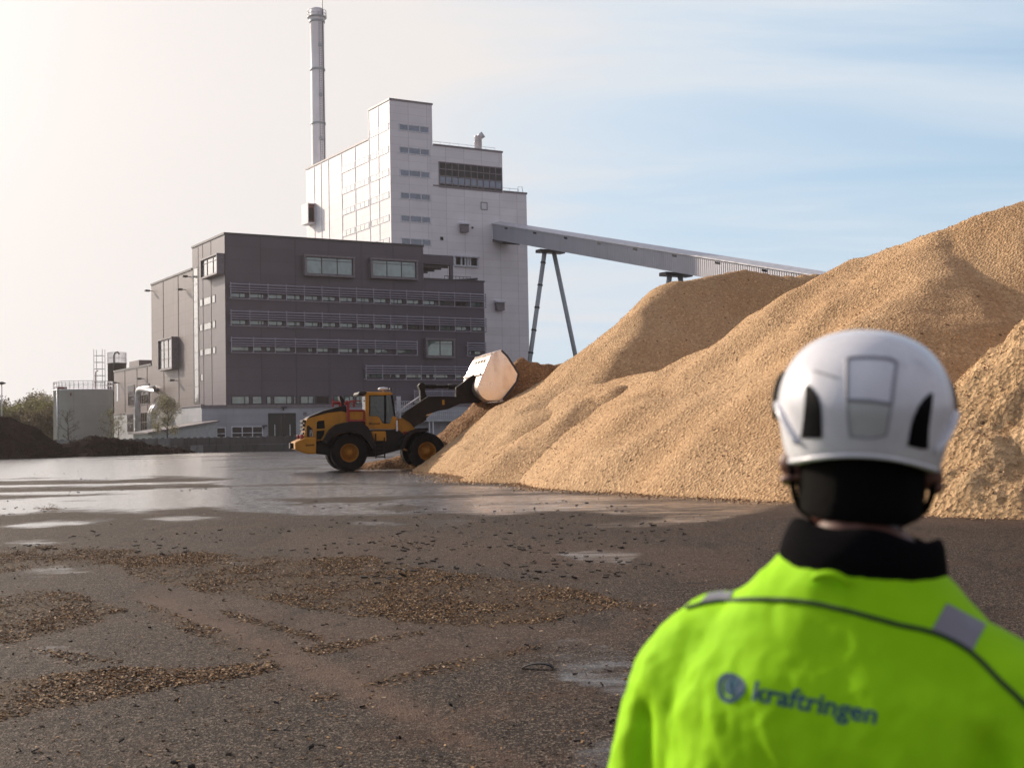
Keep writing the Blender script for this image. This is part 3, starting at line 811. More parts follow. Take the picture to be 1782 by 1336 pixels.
for L in (15.3, 47.5, 80):
    zt = zc_bot + g * L
    m = MB(); m.box(-.6, wd + .8, -L - .8, -L + .8, zt - .75, zt - .25); t = m.build('trestle', MAT['trim_dark'], cv)
    m = MB(); f = zt / 36.0
    a0, a1 = (.6, -L, zt - .7), (.6 - 6.4 * f, -L, 0)
    m.tube([a0, a1], .36, 12); m.build('leg', MAT['steel_grey'], t)
    m = MB(); m.tube([(2.4, -L, zt - .7), (2.4 + 8.0 * f, -L, 0)], .36, 12); m.build('leg', MAT['steel_grey'], t)
    m = MB(); A, B = Vector(a0), Vector(a1)
    for q in (.05, .17, .29, .41, .53, .65, .77, .89):
        c = A.lerp(B, q); m.tube([c, c + (B - A).normalized() * .25], .43, 12)
    m.build('leg_collar', MAT['trim_dark'], t)

# ================================================================= tanks on the left
def tank(name, label, px, y0, y1, wpx, Y, mat_, rail, group=None):
    c = at_depth(px, 757, Y); zt = at_depth(px, y0, Y).z; rr = wpx / 2 / F * Y
    t = empty(name, (c.x, c.y, 0)); tag(t, label, 'tank', group)
    m = MB(); m.lathe([(rr, 0), (rr, zt - .12), (rr + .1, zt - .12), (rr + .1, zt), (rr * .97, zt + .02), (0.01, zt + rr * .10)], 64); m.build('shell', mat_, t)
    m = MB(); n = 40
    for k in range(n):
        a = 2 * math.pi * k / n; m.bar((rr * math.cos(a), rr * math.sin(a), zt), (rr * math.cos(a), rr * math.sin(a), zt + rail), .05)
    for h in (rail * .5, rail): m.tube([(rr * math.cos(2 * math.pi * k / 48), rr * math.sin(2 * math.pi * k / 48), zt + h) for k in range(49)], .04, 5, caps=False)
    m.build('guard_rail', MAT['galv'], t)
    return t, c, zt, rr
MAT['tank'] = panelled('tank_sheet', (0.82, 0.80, 0.84), 400, 2.1, seam=.16, lw=.05, streak=.4, var=.05, rough=.4)
MAT['silo'] = simple('dark_silo_sheet', (0.055, 0.05, 0.055), .5, var=.1)
t, c, zt, rr = tank('storage_tank', 'wide pale grey storage tank with guard rail on top beside the trees', 145.5, 678.5, 757, 99, 185, MAT['tank'], 1.15)
m = MB(); m.tube([(-rr * .63, -rr * .80, 0), (-rr * .63, -rr * .80, zt + .1)], .14, 8); m.build('down_pipe', MAT['galv'], t)
m = MB(); m.tube([(-rr * .1, -rr, zt - .9), (-rr * .1, -rr - .15, zt - .5)], .1, 6); m.tube([(rr * .62, -rr * .6, zt), (rr * .62, -rr * .6, zt + 2.4), (rr * .72, -rr * .6, zt + 2.6)], .07, 6); m.box(-rr * .6, -rr * .3, -rr * .9, -rr * .8, zt + .05, zt + .35); m.build('pipe_fitting', MAT['red_brown'], t)
t, c, zt, rr = tank('dark_silo', 'narrow dark silo with caged ladder standing behind the storage tank', 204.5, 632, 757, 31.5, 245, MAT['silo'], 2.0)
m = MB(); x0 = -rr - 1.3
for dx in (-1.0, 1.0):
    for dy in (-1.0, 1.0): m.bar((x0 + dx * .8, dy * .8 - 1, 0), (x0 + dx * .8, dy * .8 - 1, zt + 2.6), .09)
h = 1.0
while h < zt + 2.6:
    for dx in (-.8, .8): m.bar((x0 + dx, -1.8, h), (x0 + dx, -.2, h), .06)
    for dy in (-1.8, -.2): m.bar((x0 - .8, dy, h), (x0 + .8, dy, h), .06)
    h += 1.25
m.build('ladder_cage', MAT['galv'], t)
m = MB(); m.tube([(0, -rr - .1, 2), (0, -rr - .1, zt + 1.4), (.2, -rr - .1, zt + 1.9), (.7, -rr - .1, zt + 2.0), (1.0, -rr - .1, zt + 1.6)], .16, 8); m.build('vent_pipe', MAT['trim_dark'], t)

# low lean-to roof in front of the annex
c = at_depth(232, 757, 172); sh = empty('lean_to_shed', (c.x, c.y, 0), ANG)
tag(sh, 'low blue grey shed with sloping roof behind the block wall', 'shed')
zl = at_depth(232, 752.8, 172).z; 
m = MB(); m.loop2([(0, 0, 0), (8.5, 0, 0), (8.5, 0, zl + 1.15), (0, 0, zl - .15)], [(0, -9, 0), (8.5, -9, 0), (8.5, -9, zl + 1.15), (0, -9, zl - .15)]); m.build('wall', MAT['steel_grey'], sh)
m = MB(); m.hexa([(-.6, .4, zl - .2), (8.7, .4, zl + 1.2), (8.7, -9.4, zl + 1.2), (-.6, -9.4, zl - .2), (-.6, .4, zl), (8.7, .4, zl + 1.4), (8.7, -9.4, zl + 1.4), (-.6, -9.4, zl)]); m.build('roof', MAT['trim_grey'], sh)

# concrete block wall in front of the building
k = NT('stained_concrete_block'); gi = k.n('ShaderNodeNewGeometry'); pp = k.pos()
d_ = k.noise(k.mapping(pp, (1, 1, .4)), 1.1, 6, .65)
c_ = k.mix(k.step(gi.outputs['Random Per Island'], .55, .95), (0.075, 0.068, 0.066), (0.21, 0.205, 0.20))
k.color(k.mix(k.math('MULTIPLY', k.step(d_, .45, .7), .85), c_, (.035, .030, .028))); k.rough(.9)
k.l(k.bump(k.noise(pp, 9, 4), .5, .02), k.b.inputs['Normal']); MAT['block'] = k.m
A = at_depth(50, 757, 148); B = at_depth(560, 757, 138)
A.z = B.z = 0; dv = (B - A).normalized(); ang = math.atan2(dv.y, dv.x)
bw = empty('block_wall', A, ang); tag(bw, 'long low wall of two courses of stained grey concrete blocks at the back of the yard', 'wall')
n = int((B - A).length / 1.6)
m = MB()
for lvl in range(2):
    for i in range(n):
        y = rng.uniform(-.04, .04); x = 1.6 * (i + .5 + .5 * lvl); z = .80 * lvl
        m.box(x - .785, x + .785, y - .4, y + .4, z + .004, z + .79)
        if lvl:
            for sx in (-.4, .4): m.lathe([(.20, z + .80), (.18, z + .88), (.01, z + .88)], 8, (x + sx, y, 0), smooth=False)
m.build('block', MAT['block'], bw)

# parked car behind the wall
c = at_depth(467, 757, 158); car = empty('parked_car', (c.x, c.y, 0), R_(8))
tag(car, 'small white car parked behind the block wall near the green gate', 'car')
MAT['car'] = simple('white_car_paint', (.62, .63, .66), .25, var=.03)
m = MB()
prof = [(-2.1, .45), (-2.15, .8), (-1.5, .98), (-.75, 1.42), (.75, 1.46), (1.6, 1.02), (2.15, .9), (2.15, .4)]
m.prism_y(prof, -.85, .85); m.build('body', MAT['car'], car, bevel=.06)
m = MB(); m.prism_y([(-1.25, 1.0), (-.68, 1.36), (.68, 1.40), (1.25, 1.04)], -.87, .87); m.build('window', MAT['glass_black'], car)
for sx in (-1.3, 1.35):
    for sy in (-.86, .70):
        m = MB(); m.lathe([(.2, 0), (.31, 0), (.32, .08), (.31, .16), (.2, .16)], 20, (sx, sy, .32), 'y'); m.build('wheel', MAT['black'], car)

# lamp post at the left edge
c = at_depth(3.3, 757, 150); lp = empty('lamp_post', (c.x, c.y, 0)); tag(lp, 'thin grey lamp post with flat lamp head at the left edge', 'lamp post')
zt = at_depth(3.3, 668.5, 150).z
m = MB(); m.tube([(0, 0, 0), (0, 0, zt)], [.09, .06], 8); m.build('pole', MAT['steel_grey'], lp)
m = MB(); m.lathe([(.1, zt - .05), (.45, zt + .08), (.45, zt + .17), (.08, zt + .3), (.01, zt + .3)], 16); m.build('lamp_head', MAT['trim_dark'], lp)
# ================================================================= ground sheet
def fbm(x, y, scale, seed=0, octs=4, gain=.5):
    """value-noise fbm on numpy arrays, range about 0..1"""
    tot = np.zeros_like(x, dtype=float); amp = 1.0; nrm = 0.0
    for o in range(octs):
        X = x * scale * 2 ** o + 17.3 * (o + seed); Y = y * scale * 2 ** o + 9.1 * (o + 3 * seed)
        xi = np.floor(X).astype(np.int64); yi = np.floor(Y).astype(np.int64); fx = X - xi; fy = Y - yi
        fx = fx * fx * (3 - 2 * fx); fy = fy * fy * (3 - 2 * fy)
        def h(a, b):
            n = (a * 374761393 + b * 668265263 + (seed * 7 + o) * 1442695041) & 0x7fffffff
            n = ((n ^ (n >> 13)) * 1274126177) & 0x7fffffff
            return ((n ^ (n >> 16)) & 0xffff) / 65535.0
        v = (h(xi, yi) * (1 - fx) + h(xi + 1, yi) * fx) * (1 - fy) + (h(xi, yi + 1) * (1 - fx) + h(xi + 1, yi + 1) * fx) * fy
        tot += v * amp; nrm += amp; amp *= gain
    return tot / nrm
def smooth(v, a, b):
    t = np.clip((v - a) / (b - a), 0, 1); return t * t * (3 - 2 * t)
def in_poly(px, py, poly):
    """signed pixel distance to an outline (positive inside)"""
    P = np.array(poly, float); n = len(P)
    ins = np.zeros(px.shape, bool); dmin = np.full(px.shape, 1e9)
    for i in range(n):
        x0, y0 = P[i]; x1, y1 = P[(i + 1) % n]
        c = ((y0 > py) != (y1 > py)) & (px < (x1 - x0) * (py - y0) / ((y1 - y0) if y1 != y0 else 1e-9) + x0)
        ins ^= c
        dx, dy = x1 - x0, y1 - y0; L = dx * dx + dy * dy + 1e-9
        t = np.clip(((px - x0) * dx + (py - y0) * dy) / L, 0, 1)
        d = np.hypot((px - x0 - t * dx), (py - y0 - t * dy) * 2.0); dmin = np.minimum(dmin, d)
    return np.where(ins, dmin, -dmin)
def steps(a, b, f):
    o = [a]
    while o[-1] < b: o.append(o[-1] + f(o[-1]))
    return o
ys = [-400, -150, -60, -25, -10, -3, 0] + steps(2, 70, lambda y: max(.07, y * y / 2260 / 1.75 * 2.6))
ys += steps(ys[-1] + 3, 170, lambda y: 4.0) + [200, 260, 330, 400]
xs = steps(-32, 13, lambda x: .13 if -13 < x < 8 else .3)
xs = [-400, -200, -120, -80, -60, -50, -42, -37] + xs + [16, 20, 26, 34, 50, 80, 140, 220, 400]
XX, YY = np.meshgrid(np.array(xs, float), np.array(ys, float))
gx, gy = XX.ravel(), YY.ravel()
PX, PY = project((gx, gy, np.zeros_like(gx)))
ok = (gy > 3)
wob = (fbm(gx, gy, .5, 1) - .5); wob2 = (fbm(gx, gy, 2.2, 2) - .5)
sc = np.clip(14.0 / np.maximum(gy, 3), .2, 3)
def zone(poly, soft, amp=30):
    d = in_poly(PX, PY, poly) + (wob * amp + wob2 * amp * .6) * np.minimum(sc, 1.5)
    return np.where(ok, smooth(d, -soft, soft), 0)
# wet sheen of the far yard
wet = zone([(-600, 700), (1900, 700), (1900, 884), (1365, 880), (1240, 912), (1100, 915), (900, 905), (760, 893), (640, 897), (550, 898), (460, 890), (350, 882), (240, 889), (120, 888), (0, 894), (-600, 900)], 20, 34) * .90
dry = 0
for poly in ([(240, 846), (300, 834), (360, 838), (400, 846), (330, 852)], [(-50, 838), (60, 830), (230, 836), (300, 850), (160, 862), (0, 872), (-50, 870)], [(420, 874), (520, 868), (600, 872), (510, 880)], [(130, 843), (280, 826), (420, 832), (330, 846)], [(620, 884), (700, 880), (760, 884), (690, 888)],
             [(560, 868), (660, 866), (690, 872), (600, 876)], [(830, 900), (980, 890), (1150, 902), (1000, 912)], [(60, 812), (260, 806), (380, 812), (200, 820)]):
    dry = np.maximum(dry, zone(poly, 9, 26))
wet = wet * (1 - .75 * dry) * (1 - .30 * smooth(PX, 420, 760)) * (1 - .30 * smooth(PX, 800, 1150))
streak = fbm(gx * .22 + gy * .05, gy * 1.0, .55, 9, 4)
wet = wet * (1 - .55 * smooth(streak, .52, .70) * smooth(gy, 20, 34))
pud = 0
for poly, v in (([(-20, 914), (60, 908), (200, 905), (140, 912), (40, 918)], .80), ([(235, 905), (320, 897), (400, 899), (300, 906)], .75), ([(590, 910), (660, 904), (720, 909), (700, 917), (640, 918)], .55), ([(700, 905), (800, 900), (830, 908), (760, 916)], .35),
                ([(960, 962), (1040, 955), (1110, 964), (1090, 982), (1010, 978)], .36), ([(930, 1118), (1010, 1098), (1090, 1130), (1150, 1190), (1110, 1230), (1000, 1195), (950, 1160)], .34), ([(-40, 870), (90, 868), (160, 880), (40, 896), (-60, 895)], .9), ([(0, 945), (70, 938), (150, 945), (60, 952)], .45),
                ([(1000, 1300), (1100, 1270), (1160, 1400), (980, 1400)], .34), ([(160, 868), (350, 862), (520, 874), (380, 880), (200, 884)], .9), ([(-60, 800), (260, 800), (400, 812), (200, 822), (-60, 822)], 1.0), ([(300, 985), (420, 975), (440, 985), (330, 992)], .32), ([(0, 1000), (100, 985), (190, 995), (60, 1008)], .4), ([(60, 1120), (220, 1130), (240, 1150), (60, 1150)], .33)):
    pud = np.maximum(pud, zone(poly, 14, 40) * v)
for poly in ([(-60, 845), (180, 842), (420, 835), (420, 838), (180, 845), (-60, 849)], [(-60, 858), (160, 855), (330, 849), (330, 852), (160, 858.5), (-60, 862)], [(-60, 834), (240, 830), (330, 828), (240, 832), (-60, 837)], [(60, 866), (300, 861), (300, 864), (60, 870)], [(350, 806), (620, 812), (620, 815), (350, 809)], [(420, 828), (700, 838), (690, 842), (420, 832)]):
    pud = np.maximum(pud, zone(poly, 2.5, 5) * .95)
wetness = np.clip(np.maximum(wet, pud), 0, 1)
# chip litter
LITTER = [([(200, 990), (330, 962), (520, 975), (640, 968), (760, 990), (900, 1008), (1050, 1035), (1075, 1055), (960, 1078), (880, 1088), (760, 1092), (640, 1075), (540, 1062), (430, 1040), (330, 1028), (250, 1015)], 1.0, 26),
          ([(-20, 1040), (60, 1028), (130, 1030), (215, 1062), (150, 1090), (70, 1105), (20, 1118), (-20, 1120)], 1.0, 22),
          ([(-20, 1195), (60, 1185), (200, 1165), (350, 1166), (470, 1152), (482, 1160), (400, 1178), (300, 1192), (220, 1206), (140, 1224), (70, 1234), (-20, 1262)], 1.25, 16),
          ([(240, 1048), (300, 1062), (370, 1090), (430, 1122), (470, 1140), (450, 1146), (380, 1128), (320, 1100), (270, 1070)], .55, 18), ([(385, 1062), (450, 1075), (560, 1108), (560, 1116), (470, 1096), (400, 1076)], .9, 10),
          ([(520, 1130), (580, 1118), (660, 1108), (740, 1096), (740, 1104), (640, 1122), (560, 1140)], .8, 12), ([(640, 1190), (690, 1176), (760, 1156), (850, 1140), (940, 1122), (930, 1132), (840, 1152), (750, 1174), (660, 1196)], .8, 10),
          ([(-20, 960), (80, 948), (230, 955), (300, 968), (200, 985), (60, 985), (-20, 1000)], .75, 26), ([(60, 884), (90, 878), (110, 886), (70, 894)], .6, 8), ([(430, 1236), (470, 1236), (475, 1244), (440, 1248)], .7, 8), ([(540, 1210), (580, 1208), (580, 1216), (545, 1218)], .8, 8),
          ([(1090, 1085), (1140, 1075), (1160, 1088), (1110, 1096)], .6, 8), ([(60, 1130), (150, 1135), (210, 1150), (120, 1155)], .5, 14), ([(1000, 1030), (1200, 1062), (1180, 1075), (1020, 1050)], .25, 16), ([(640, 935), (900, 955), (880, 965), (640, 950)], .12, 16), ([(180, 975), (360, 960), (380, 985), (240, 1000)], .8, 20)]
lit = np.zeros_like(gx)
for poly, v, amp in LITTER: lit = np.maximum(lit, zone(poly, 8, amp * 1.6) * min(v, 1))
dust = np.zeros_like(gx)
for poly, v in (([(235, 1030), (300, 1038), (420, 1085), (580, 1155), (720, 1222), (950, 1340), (880, 1340), (670, 1242), (540, 1178), (390, 1110), (270, 1060)], 1.0), ([(230, 1010), (420, 1040), (900, 1120), (700, 1150), (420, 1100)], .5), ([(740, 1240), (860, 1225), (900, 1245), (780, 1270)], .55), ([(560, 1160), (820, 1110), (900, 1120), (700, 1180)], .5),
                ([(400, 1060), (1050, 1090), (1150, 1040), (1100, 1120), (700, 1130)], .35), ([(500, 925), (900, 935), (1300, 960), (1300, 1010), (800, 985), (500, 960)], .35), ([(900, 850), (1400, 880), (1400, 893), (1000, 872)], .5), ([(1600, 890), (1800, 895), (1800, 912), (1600, 905)], .9)):
    dust = np.maximum(dust, zone(poly, 26, 34) * v)
ny, nx = XX.shape
idx = np.arange(nx * ny).reshape(ny, nx)
quads = np.stack([idx[:-1, :-1], idx[:-1, 1:], idx[1:, 1:], idx[1:, :-1]], -1).reshape(-1, 4)
me = np_mesh('ground', np.stack([gx, gy, np.zeros_like(gx)], 1), quads)
for nm, a in (('wet', wetness), ('litter', lit), ('dust', dust)):
    at = me.attributes.new(nm, 'FLOAT', 'POINT'); at.data.foreach_set('value', a.astype(np.float32))
k = NT('wet_asphalt'); p = k.pos()
def attr(nm):
    x = k.n('ShaderNodeAttribute'); x.attribute_name = nm; return x.outputs['Fac']
wa, la, da = attr('wet'), attr('litter'), attr('dust')
fine = k.noise(p, 60, 4, .7); mid = k.noise(p, 9, 5, .6); big = k.noise(p, .55, 5, .6)
vor = k.n('ShaderNodeTexVoronoi'); k.l(p, vor.inputs['Vector']); vor.inputs['Scale'].default_value = 75
vcol = k.n('ShaderNodeSeparateColor'); k.l(vor.outputs['Color'], vcol.inputs[0])
stone = k.step(vcol.outputs[0], .62, 1.0)
c = k.mix(k.step(big, .35, .65), (.019, .0105, .0075), (.034, .021, .0150))
c = k.mix(k.math('MULTIPLY', k.step(mid, .48, .72), .6), c, (.060, .035, .023))
c = k.mix(k.math('MULTIPLY', stone, .95), c, (.25, .195, .15))
c = k.mix(k.math('MULTIPLY', k.step(fine, .48, .66), .75), c, (.012, .009, .008))
dn = k.math('MULTIPLY', da, k.rng(k.noise(p, 3.0, 6, .7), .25, .7, .25, 1.0), clamp=True)
c = k.mix(k.math('MULTIPLY', dn, .85), c, (.15, .092, .064))
ln = k.math('MULTIPLY', la, k.step(k.noise(p, 2.4, 6, .7), .28, .50), clamp=True)
c = k.mix(k.math('MULTIPLY', ln, .7), c, (.075, .042, .018))
tyre = k.noise(k.mapping(p, (.9, .12, 1)), 2.2, 6, .7)
c = k.mix(k.math('MULTIPLY', k.step(tyre, .52, .70), .55), c, (.017, .012, .010))
red = k.noise(p, .9, 6, .7)
c = k.mix(k.math('MULTIPLY', k.step(red, .50, .72), .5), c, (.075, .036, .020))
crk = k.n('ShaderNodeTexVoronoi', feature='DISTANCE_TO_EDGE'); cw = k.n('ShaderNodeVectorMath', operation='ADD'); k.l(p, cw.inputs[0])
cn = k.n('ShaderNodeTexNoise'); k.l(p, cn.inputs['Vector']); cn.inputs['Scale'].default_value = 1.4; cn.inputs['Detail'].default_value = 6; k.l(cn.outputs['Color'], cw.inputs[1]); k.l(cw.outputs[0], crk.inputs['Vector']); crk.inputs['Scale'].default_value = .23
crack = k.math('MULTIPLY', k.math('LESS_THAN', crk.outputs['Distance'], .0022), k.step(big, .40, .55))
c = k.mix(k.math('MULTIPLY', crack, .8), c, (.008, .006, .005))
# thin scatter of brown spots everywhere
sp_ = k.noise(p, 5.5, 8, .78)
c = k.mix(k.math('MULTIPLY', k.step(sp_, .60, .68), .7), c, (.022, .013, .009))
wn_ = k.math('ADD', wa, k.math('MULTIPLY', k.math('SUBTRACT', k.math('ADD', k.math('MULTIPLY', k.noise(k.mapping(p, (.45, 1, 1)), 2.6, 9, .72), .55), k.math('MULTIPLY', k.noise(k.mapping(p, (.10, .95, 1)), .55, 8, .68), .45)), .5), 1.75))
ws = k.math('MULTIPLY', k.step(wn_, .20, .70), k.math('GREATER_THAN', wa, .015))
c = k.mix(k.math('MULTIPLY', ws, .55), c, (.020, .016, .015))
k.color(c)
rdry = k.rng(fine, .3, .7, .62, .88)
r_ = k.n('ShaderNodeMix'); k.l(ws, r_.inputs['Factor']); k.l(rdry, r_.inputs['A']); k.l(k.rng(k.noise(p, 4, 5, .7), .3, .75, .16, .42), r_.inputs['B'])
k.rough(r_.outputs['Result'])
amt = k.math('SUBTRACT', 1.0, k.math('MULTIPLY', ws, .90))
h = k.math('ADD', k.math('MULTIPLY', fine, .016), k.math('ADD', k.math('MULTIPLY', vor.outputs['Distance'], .012), k.math('MULTIPLY', mid, .03)))
bp = k.n('ShaderNodeBump'); k.l(h, bp.inputs['Height']); k.l(k.math('MULTIPLY', amt, .75), bp.inputs['Strength']); bp.inputs['Distance'].default_value = 1.0
k.l(bp.outputs[0], k.b.inputs['Normal'])
k.b.inputs['IOR'].default_value = 1.38; k.b.inputs['Specular IOR Level'].default_value = .22
gls = k.n('ShaderNodeBsdfGlossy'); gls.inputs['Color'].default_value = (1, .985, .97, 1); k.l(k.rng(k.noise(p, 4, 5, .7), .3, .75, .10, .30), gls.inputs['Roughness'])
b2 = k.n('ShaderNodeBump'); k.l(h, b2.inputs['Height']); b2.inputs['Strength'].default_value = .06; b2.inputs['Distance'].default_value = 1.0; k.l(b2.outputs[0], gls.inputs['Normal'])
frs = k.n('ShaderNodeFresnel'); frs.inputs['IOR'].default_value = 1.34
mxs = k.n('ShaderNodeMixShader'); k.l(k.math('MULTIPLY', ws, frs.outputs[0]), mxs.inputs[0]); k.l(k.b.outputs[0], mxs.inputs[1]); k.l(gls.outputs[0], mxs.inputs[2]); k.l(mxs.outputs[0], k.o.inputs['Surface'])
MAT['asphalt'] = k.m
tag(link_mesh('ground', me, k.m), kind='structure')

# ---- loose chips as real chips
def flakes(centers, lmin, lmax, tilt, seed):
    g = np.random.default_rng(seed); n = len(centers)
    L = g.uniform(lmin, lmax, n); Wd = L * g.uniform(.25, .6, n); T = L * g.uniform(.08, .2, n)
    yaw = g.uniform(0, 2 * np.pi, n); a = g.normal(0, tilt, n); b = g.normal(0, tilt, n)
    base = np.array([(-1, -1, 0), (1, -.8, 0), (.8, 1, 0), (-.9, .8, 0), (-1, -1, 1), (1, -.8, 1), (.8, 1, 1), (-.9, .8, 1)], float)
    v = base[None] * np.stack([L / 2, Wd / 2, T], 1)[:, None, :]
    v[..., 2] += v[..., 0] * np.clip(np.tan(a), -.9, .9)[:, None] + v[..., 1] * np.clip(np.tan(b), -.9, .9)[:, None]
    c, s = np.cos(yaw)[:, None], np.sin(yaw)[:, None]
    x = v[..., 0] * c - v[..., 1] * s; y = v[..., 0] * s + v[..., 1] * c
    z = v[..., 2]; z = z - z.min(1, keepdims=True)
    co = np.stack([x, y, z], -1) + np.asarray(centers)[:, None, :]
    f = np.array([(0, 3, 2, 1), (4, 5, 6, 7), (0, 1, 5, 4), (1, 2, 6, 5), (2, 3, 7, 6), (3, 0, 4, 7)])
    q = (f[None] + (np.arange(n) * 8)[:, None, None]).reshape(-1, 4)
    return co.reshape(-1, 3), q
pts = []
for i, (poly, dens, amp) in enumerate(LITTER):
    W_ = [on_ground(*q) for q in poly]
    x0, x1 = min(q.x for q in W_) - .5, max(q.x for q in W_) + .5; y0, y1 = min(q.y for q in W_) - .8, max(q.y for q in W_) + .8
    n = int((x1 - x0) * (y1 - y0) * 4200 * dens * (1.0 if y0 < 16 else .5)); n = min(n, 260000)
    x = nrng.uniform(x0, x1, n); y = nrng.uniform(y0, y1, n)
    px, py = project((x, y, np.zeros(n)))
    d = in_poly(px, py, poly) + ((fbm(x, y, .5, 1) - .5) * amp + (fbm(x, y, 2.2, 2) - .5) * amp * .6) * np.minimum(np.clip(14.0 / y, .2, 3), 1.5) * 1.3
    pr = smooth(d, -8, 10) * (.10 + .90 * smooth(fbm(x, y * .6, 1.5, 5, 6, .7), .42, .66)) 
    keep = nrng.uniform(0, 1, n) < pr
    pts.append(np.stack([x[keep], y[keep], nrng.uniform(0, .006, keep.sum()) * smooth(d[keep], -2, 14)], 1))
n = 3200                                   # sparse crumbs everywhere
y = 1.75 * 2260 / nrng.uniform(110, 640, n); x = (nrng.uniform(-1000, 760, n)) / 2260 * y
pts.append(np.stack([x, y, np.zeros(n)], 1))
pts = np.concatenate(pts)
print('chips', len(pts))
co, q = flakes(pts, .007, .030, .20, 3)
k = NT('litter_chips'); gi = k.n('ShaderNodeNewGeometry'); cr = k.n('ShaderNodeValToRGB'); k.l(gi.outputs['Random Per Island'], cr.inputs[0])
e = cr.color_ramp.elements; e[0].position = 0; e[0].color = (.018, .010, .006, 1); e[1].position = 1; e[1].color = (.55, .42, .30, 1)
for ps, cl in ((.30, (.065, .033, .013)), (.62, (.19, .097, .033)), (.86, (.34, .19, .075)), (.96, (.52, .36, .21))):
    x_ = e.new(ps); x_.color = (*cl, 1)
k.color(cr.outputs[0]); k.rough(.75); MAT['litter'] = k.m
tag(link_mesh('wood_chip_litter', np_mesh('wood_chip_litter', co, q), k.m), kind='stuff', label='trampled brown wood chips scattered over the wet asphalt', cat='wood chips')
# dark clods
n = 330
y = 1.75 * 2260 / nrng.uniform(60, 600, n); x = nrng.uniform(-900, 600, n) / 2260 * y
co, q = flakes(np.stack([x, y, np.zeros(n)], 1), .012, .042, .18, 5)
co[:, 2] *= 1.6
n2 = 1500; y2 = 1.75 * 2260 / nrng.uniform(34, 260, n2); x2 = nrng.uniform(-900, 300, n2) / 2260 * y2
k2 = fbm(x2, y2 * .5, .35, 91, 4) > .53; x2, y2 = x2[k2], y2[k2]; n2 = len(x2)
co2_, q2 = flakes(np.stack([x2, y2, np.zeros(n2)], 1), .03, .10, .12, 6)
co = np.concatenate([co, co2_]); q = np.concatenate([q, q2 + n * 8])
MAT['clod'] = simple('dark_bark_clod', (.020, .013, .010), .85)
tag(link_mesh('bark_clods', np_mesh('bark_clods', co, q), MAT['clod']), kind='stuff', label='small dark clods of bark lying about the yard', cat='bark')
# curved strip of rubber
P = on_ground(937, 1163); rb = MB()
a = [(-.13, 0, .005), (-.08, .0, .03), (0, 0, .045), (.08, 0, .035), (.115, 0, .006)]
A_ = catmull(a, 5)
rb.loop2([(q.x, -.03, q.z) for q in A_] + [(q.x * .93, -.03, q.z * .80 - .004 + .004) for q in reversed(A_)], [(q.x, .03, q.z) for q in A_] + [(q.x * .93, .03, q.z * .80) for q in reversed(A_)])
o = rb.build('rubber_strip', MAT['black']); o.location = P; o.rotation_euler = (0, 0, R_(-8))
tag(o, 'curved black strip of rubber lying on the asphalt near the man', 'scrap')

# ================================================================= piles of wood chips
def seg_field(x, y, line, slope):
    """piled material: the upper envelope of cones standing along a ridge line"""
    out = np.full(x.shape, -50.0)
    for (a, b) in zip(line[:-1], line[1:]):
        dx, dy = b[0] - a[0], b[1] - a[1]; L = math.hypot(dx, dy) + 1e-9
        for t in np.linspace(0, 1, max(2, int(L / .35))):
            cx, cy, cz = a[0] + dx * t, a[1] + dy * t, a[2] + (b[2] - a[2]) * t
            d = np.hypot(x - cx, y - cy)
            hgt = cz + .30 * slope - slope * np.sqrt(d * d + .09 + .12)
            out = np.maximum(out, hgt)
    return out
HEAPS = []
def heap(name, label, x0, x1, y0, y1, step, fn, mat_, kind=None, cat='pile', rough=(.35, .10), skirt=.35, seed=1):
    nx_ = int((x1 - x0) / step) + 1; ny_ = int((y1 - y0) / step) + 1
    X, Y = np.meshgrid(np.linspace(x0, x1, nx_), np.linspace(y0, y1, ny_))
    Z = fn(X, Y)
    up_ = np.clip(Z + .2, 0, 1)
    Z = Z + up_ * ((fbm(X, Y, .28, seed, 4) - .5) * 2 * rough[0] + (fbm(X, Y, 1.1, seed + 1, 4, .6) - .5) * 2 * rough[1])
    Z = np.where(Z < -skirt, -skirt, Z)
    id_ = np.arange(nx_ * ny_).reshape(ny_, nx_)
    q = np.stack([id_[:-1, :-1], id_[:-1, 1:], id_[1:, 1:], id_[1:, :-1]], -1).reshape(-1, 4)
    zz_ = Z.ravel(); keep = (zz_[q].max(1) > -skirt + .01); q = q[keep]
    used = np.unique(q); remap = np.full(nx_ * ny_, -1); remap[used] = np.arange(len(used)); q = remap[q]
    co = np.stack([X.ravel(), Y.ravel(), zz_], 1)[used]
    o = link_mesh(name, np_mesh(name, co, q, True), mat_)
    HEAPS.append((X, Y, Z, step))
    tag(o, label, cat, kind=kind)
    return o
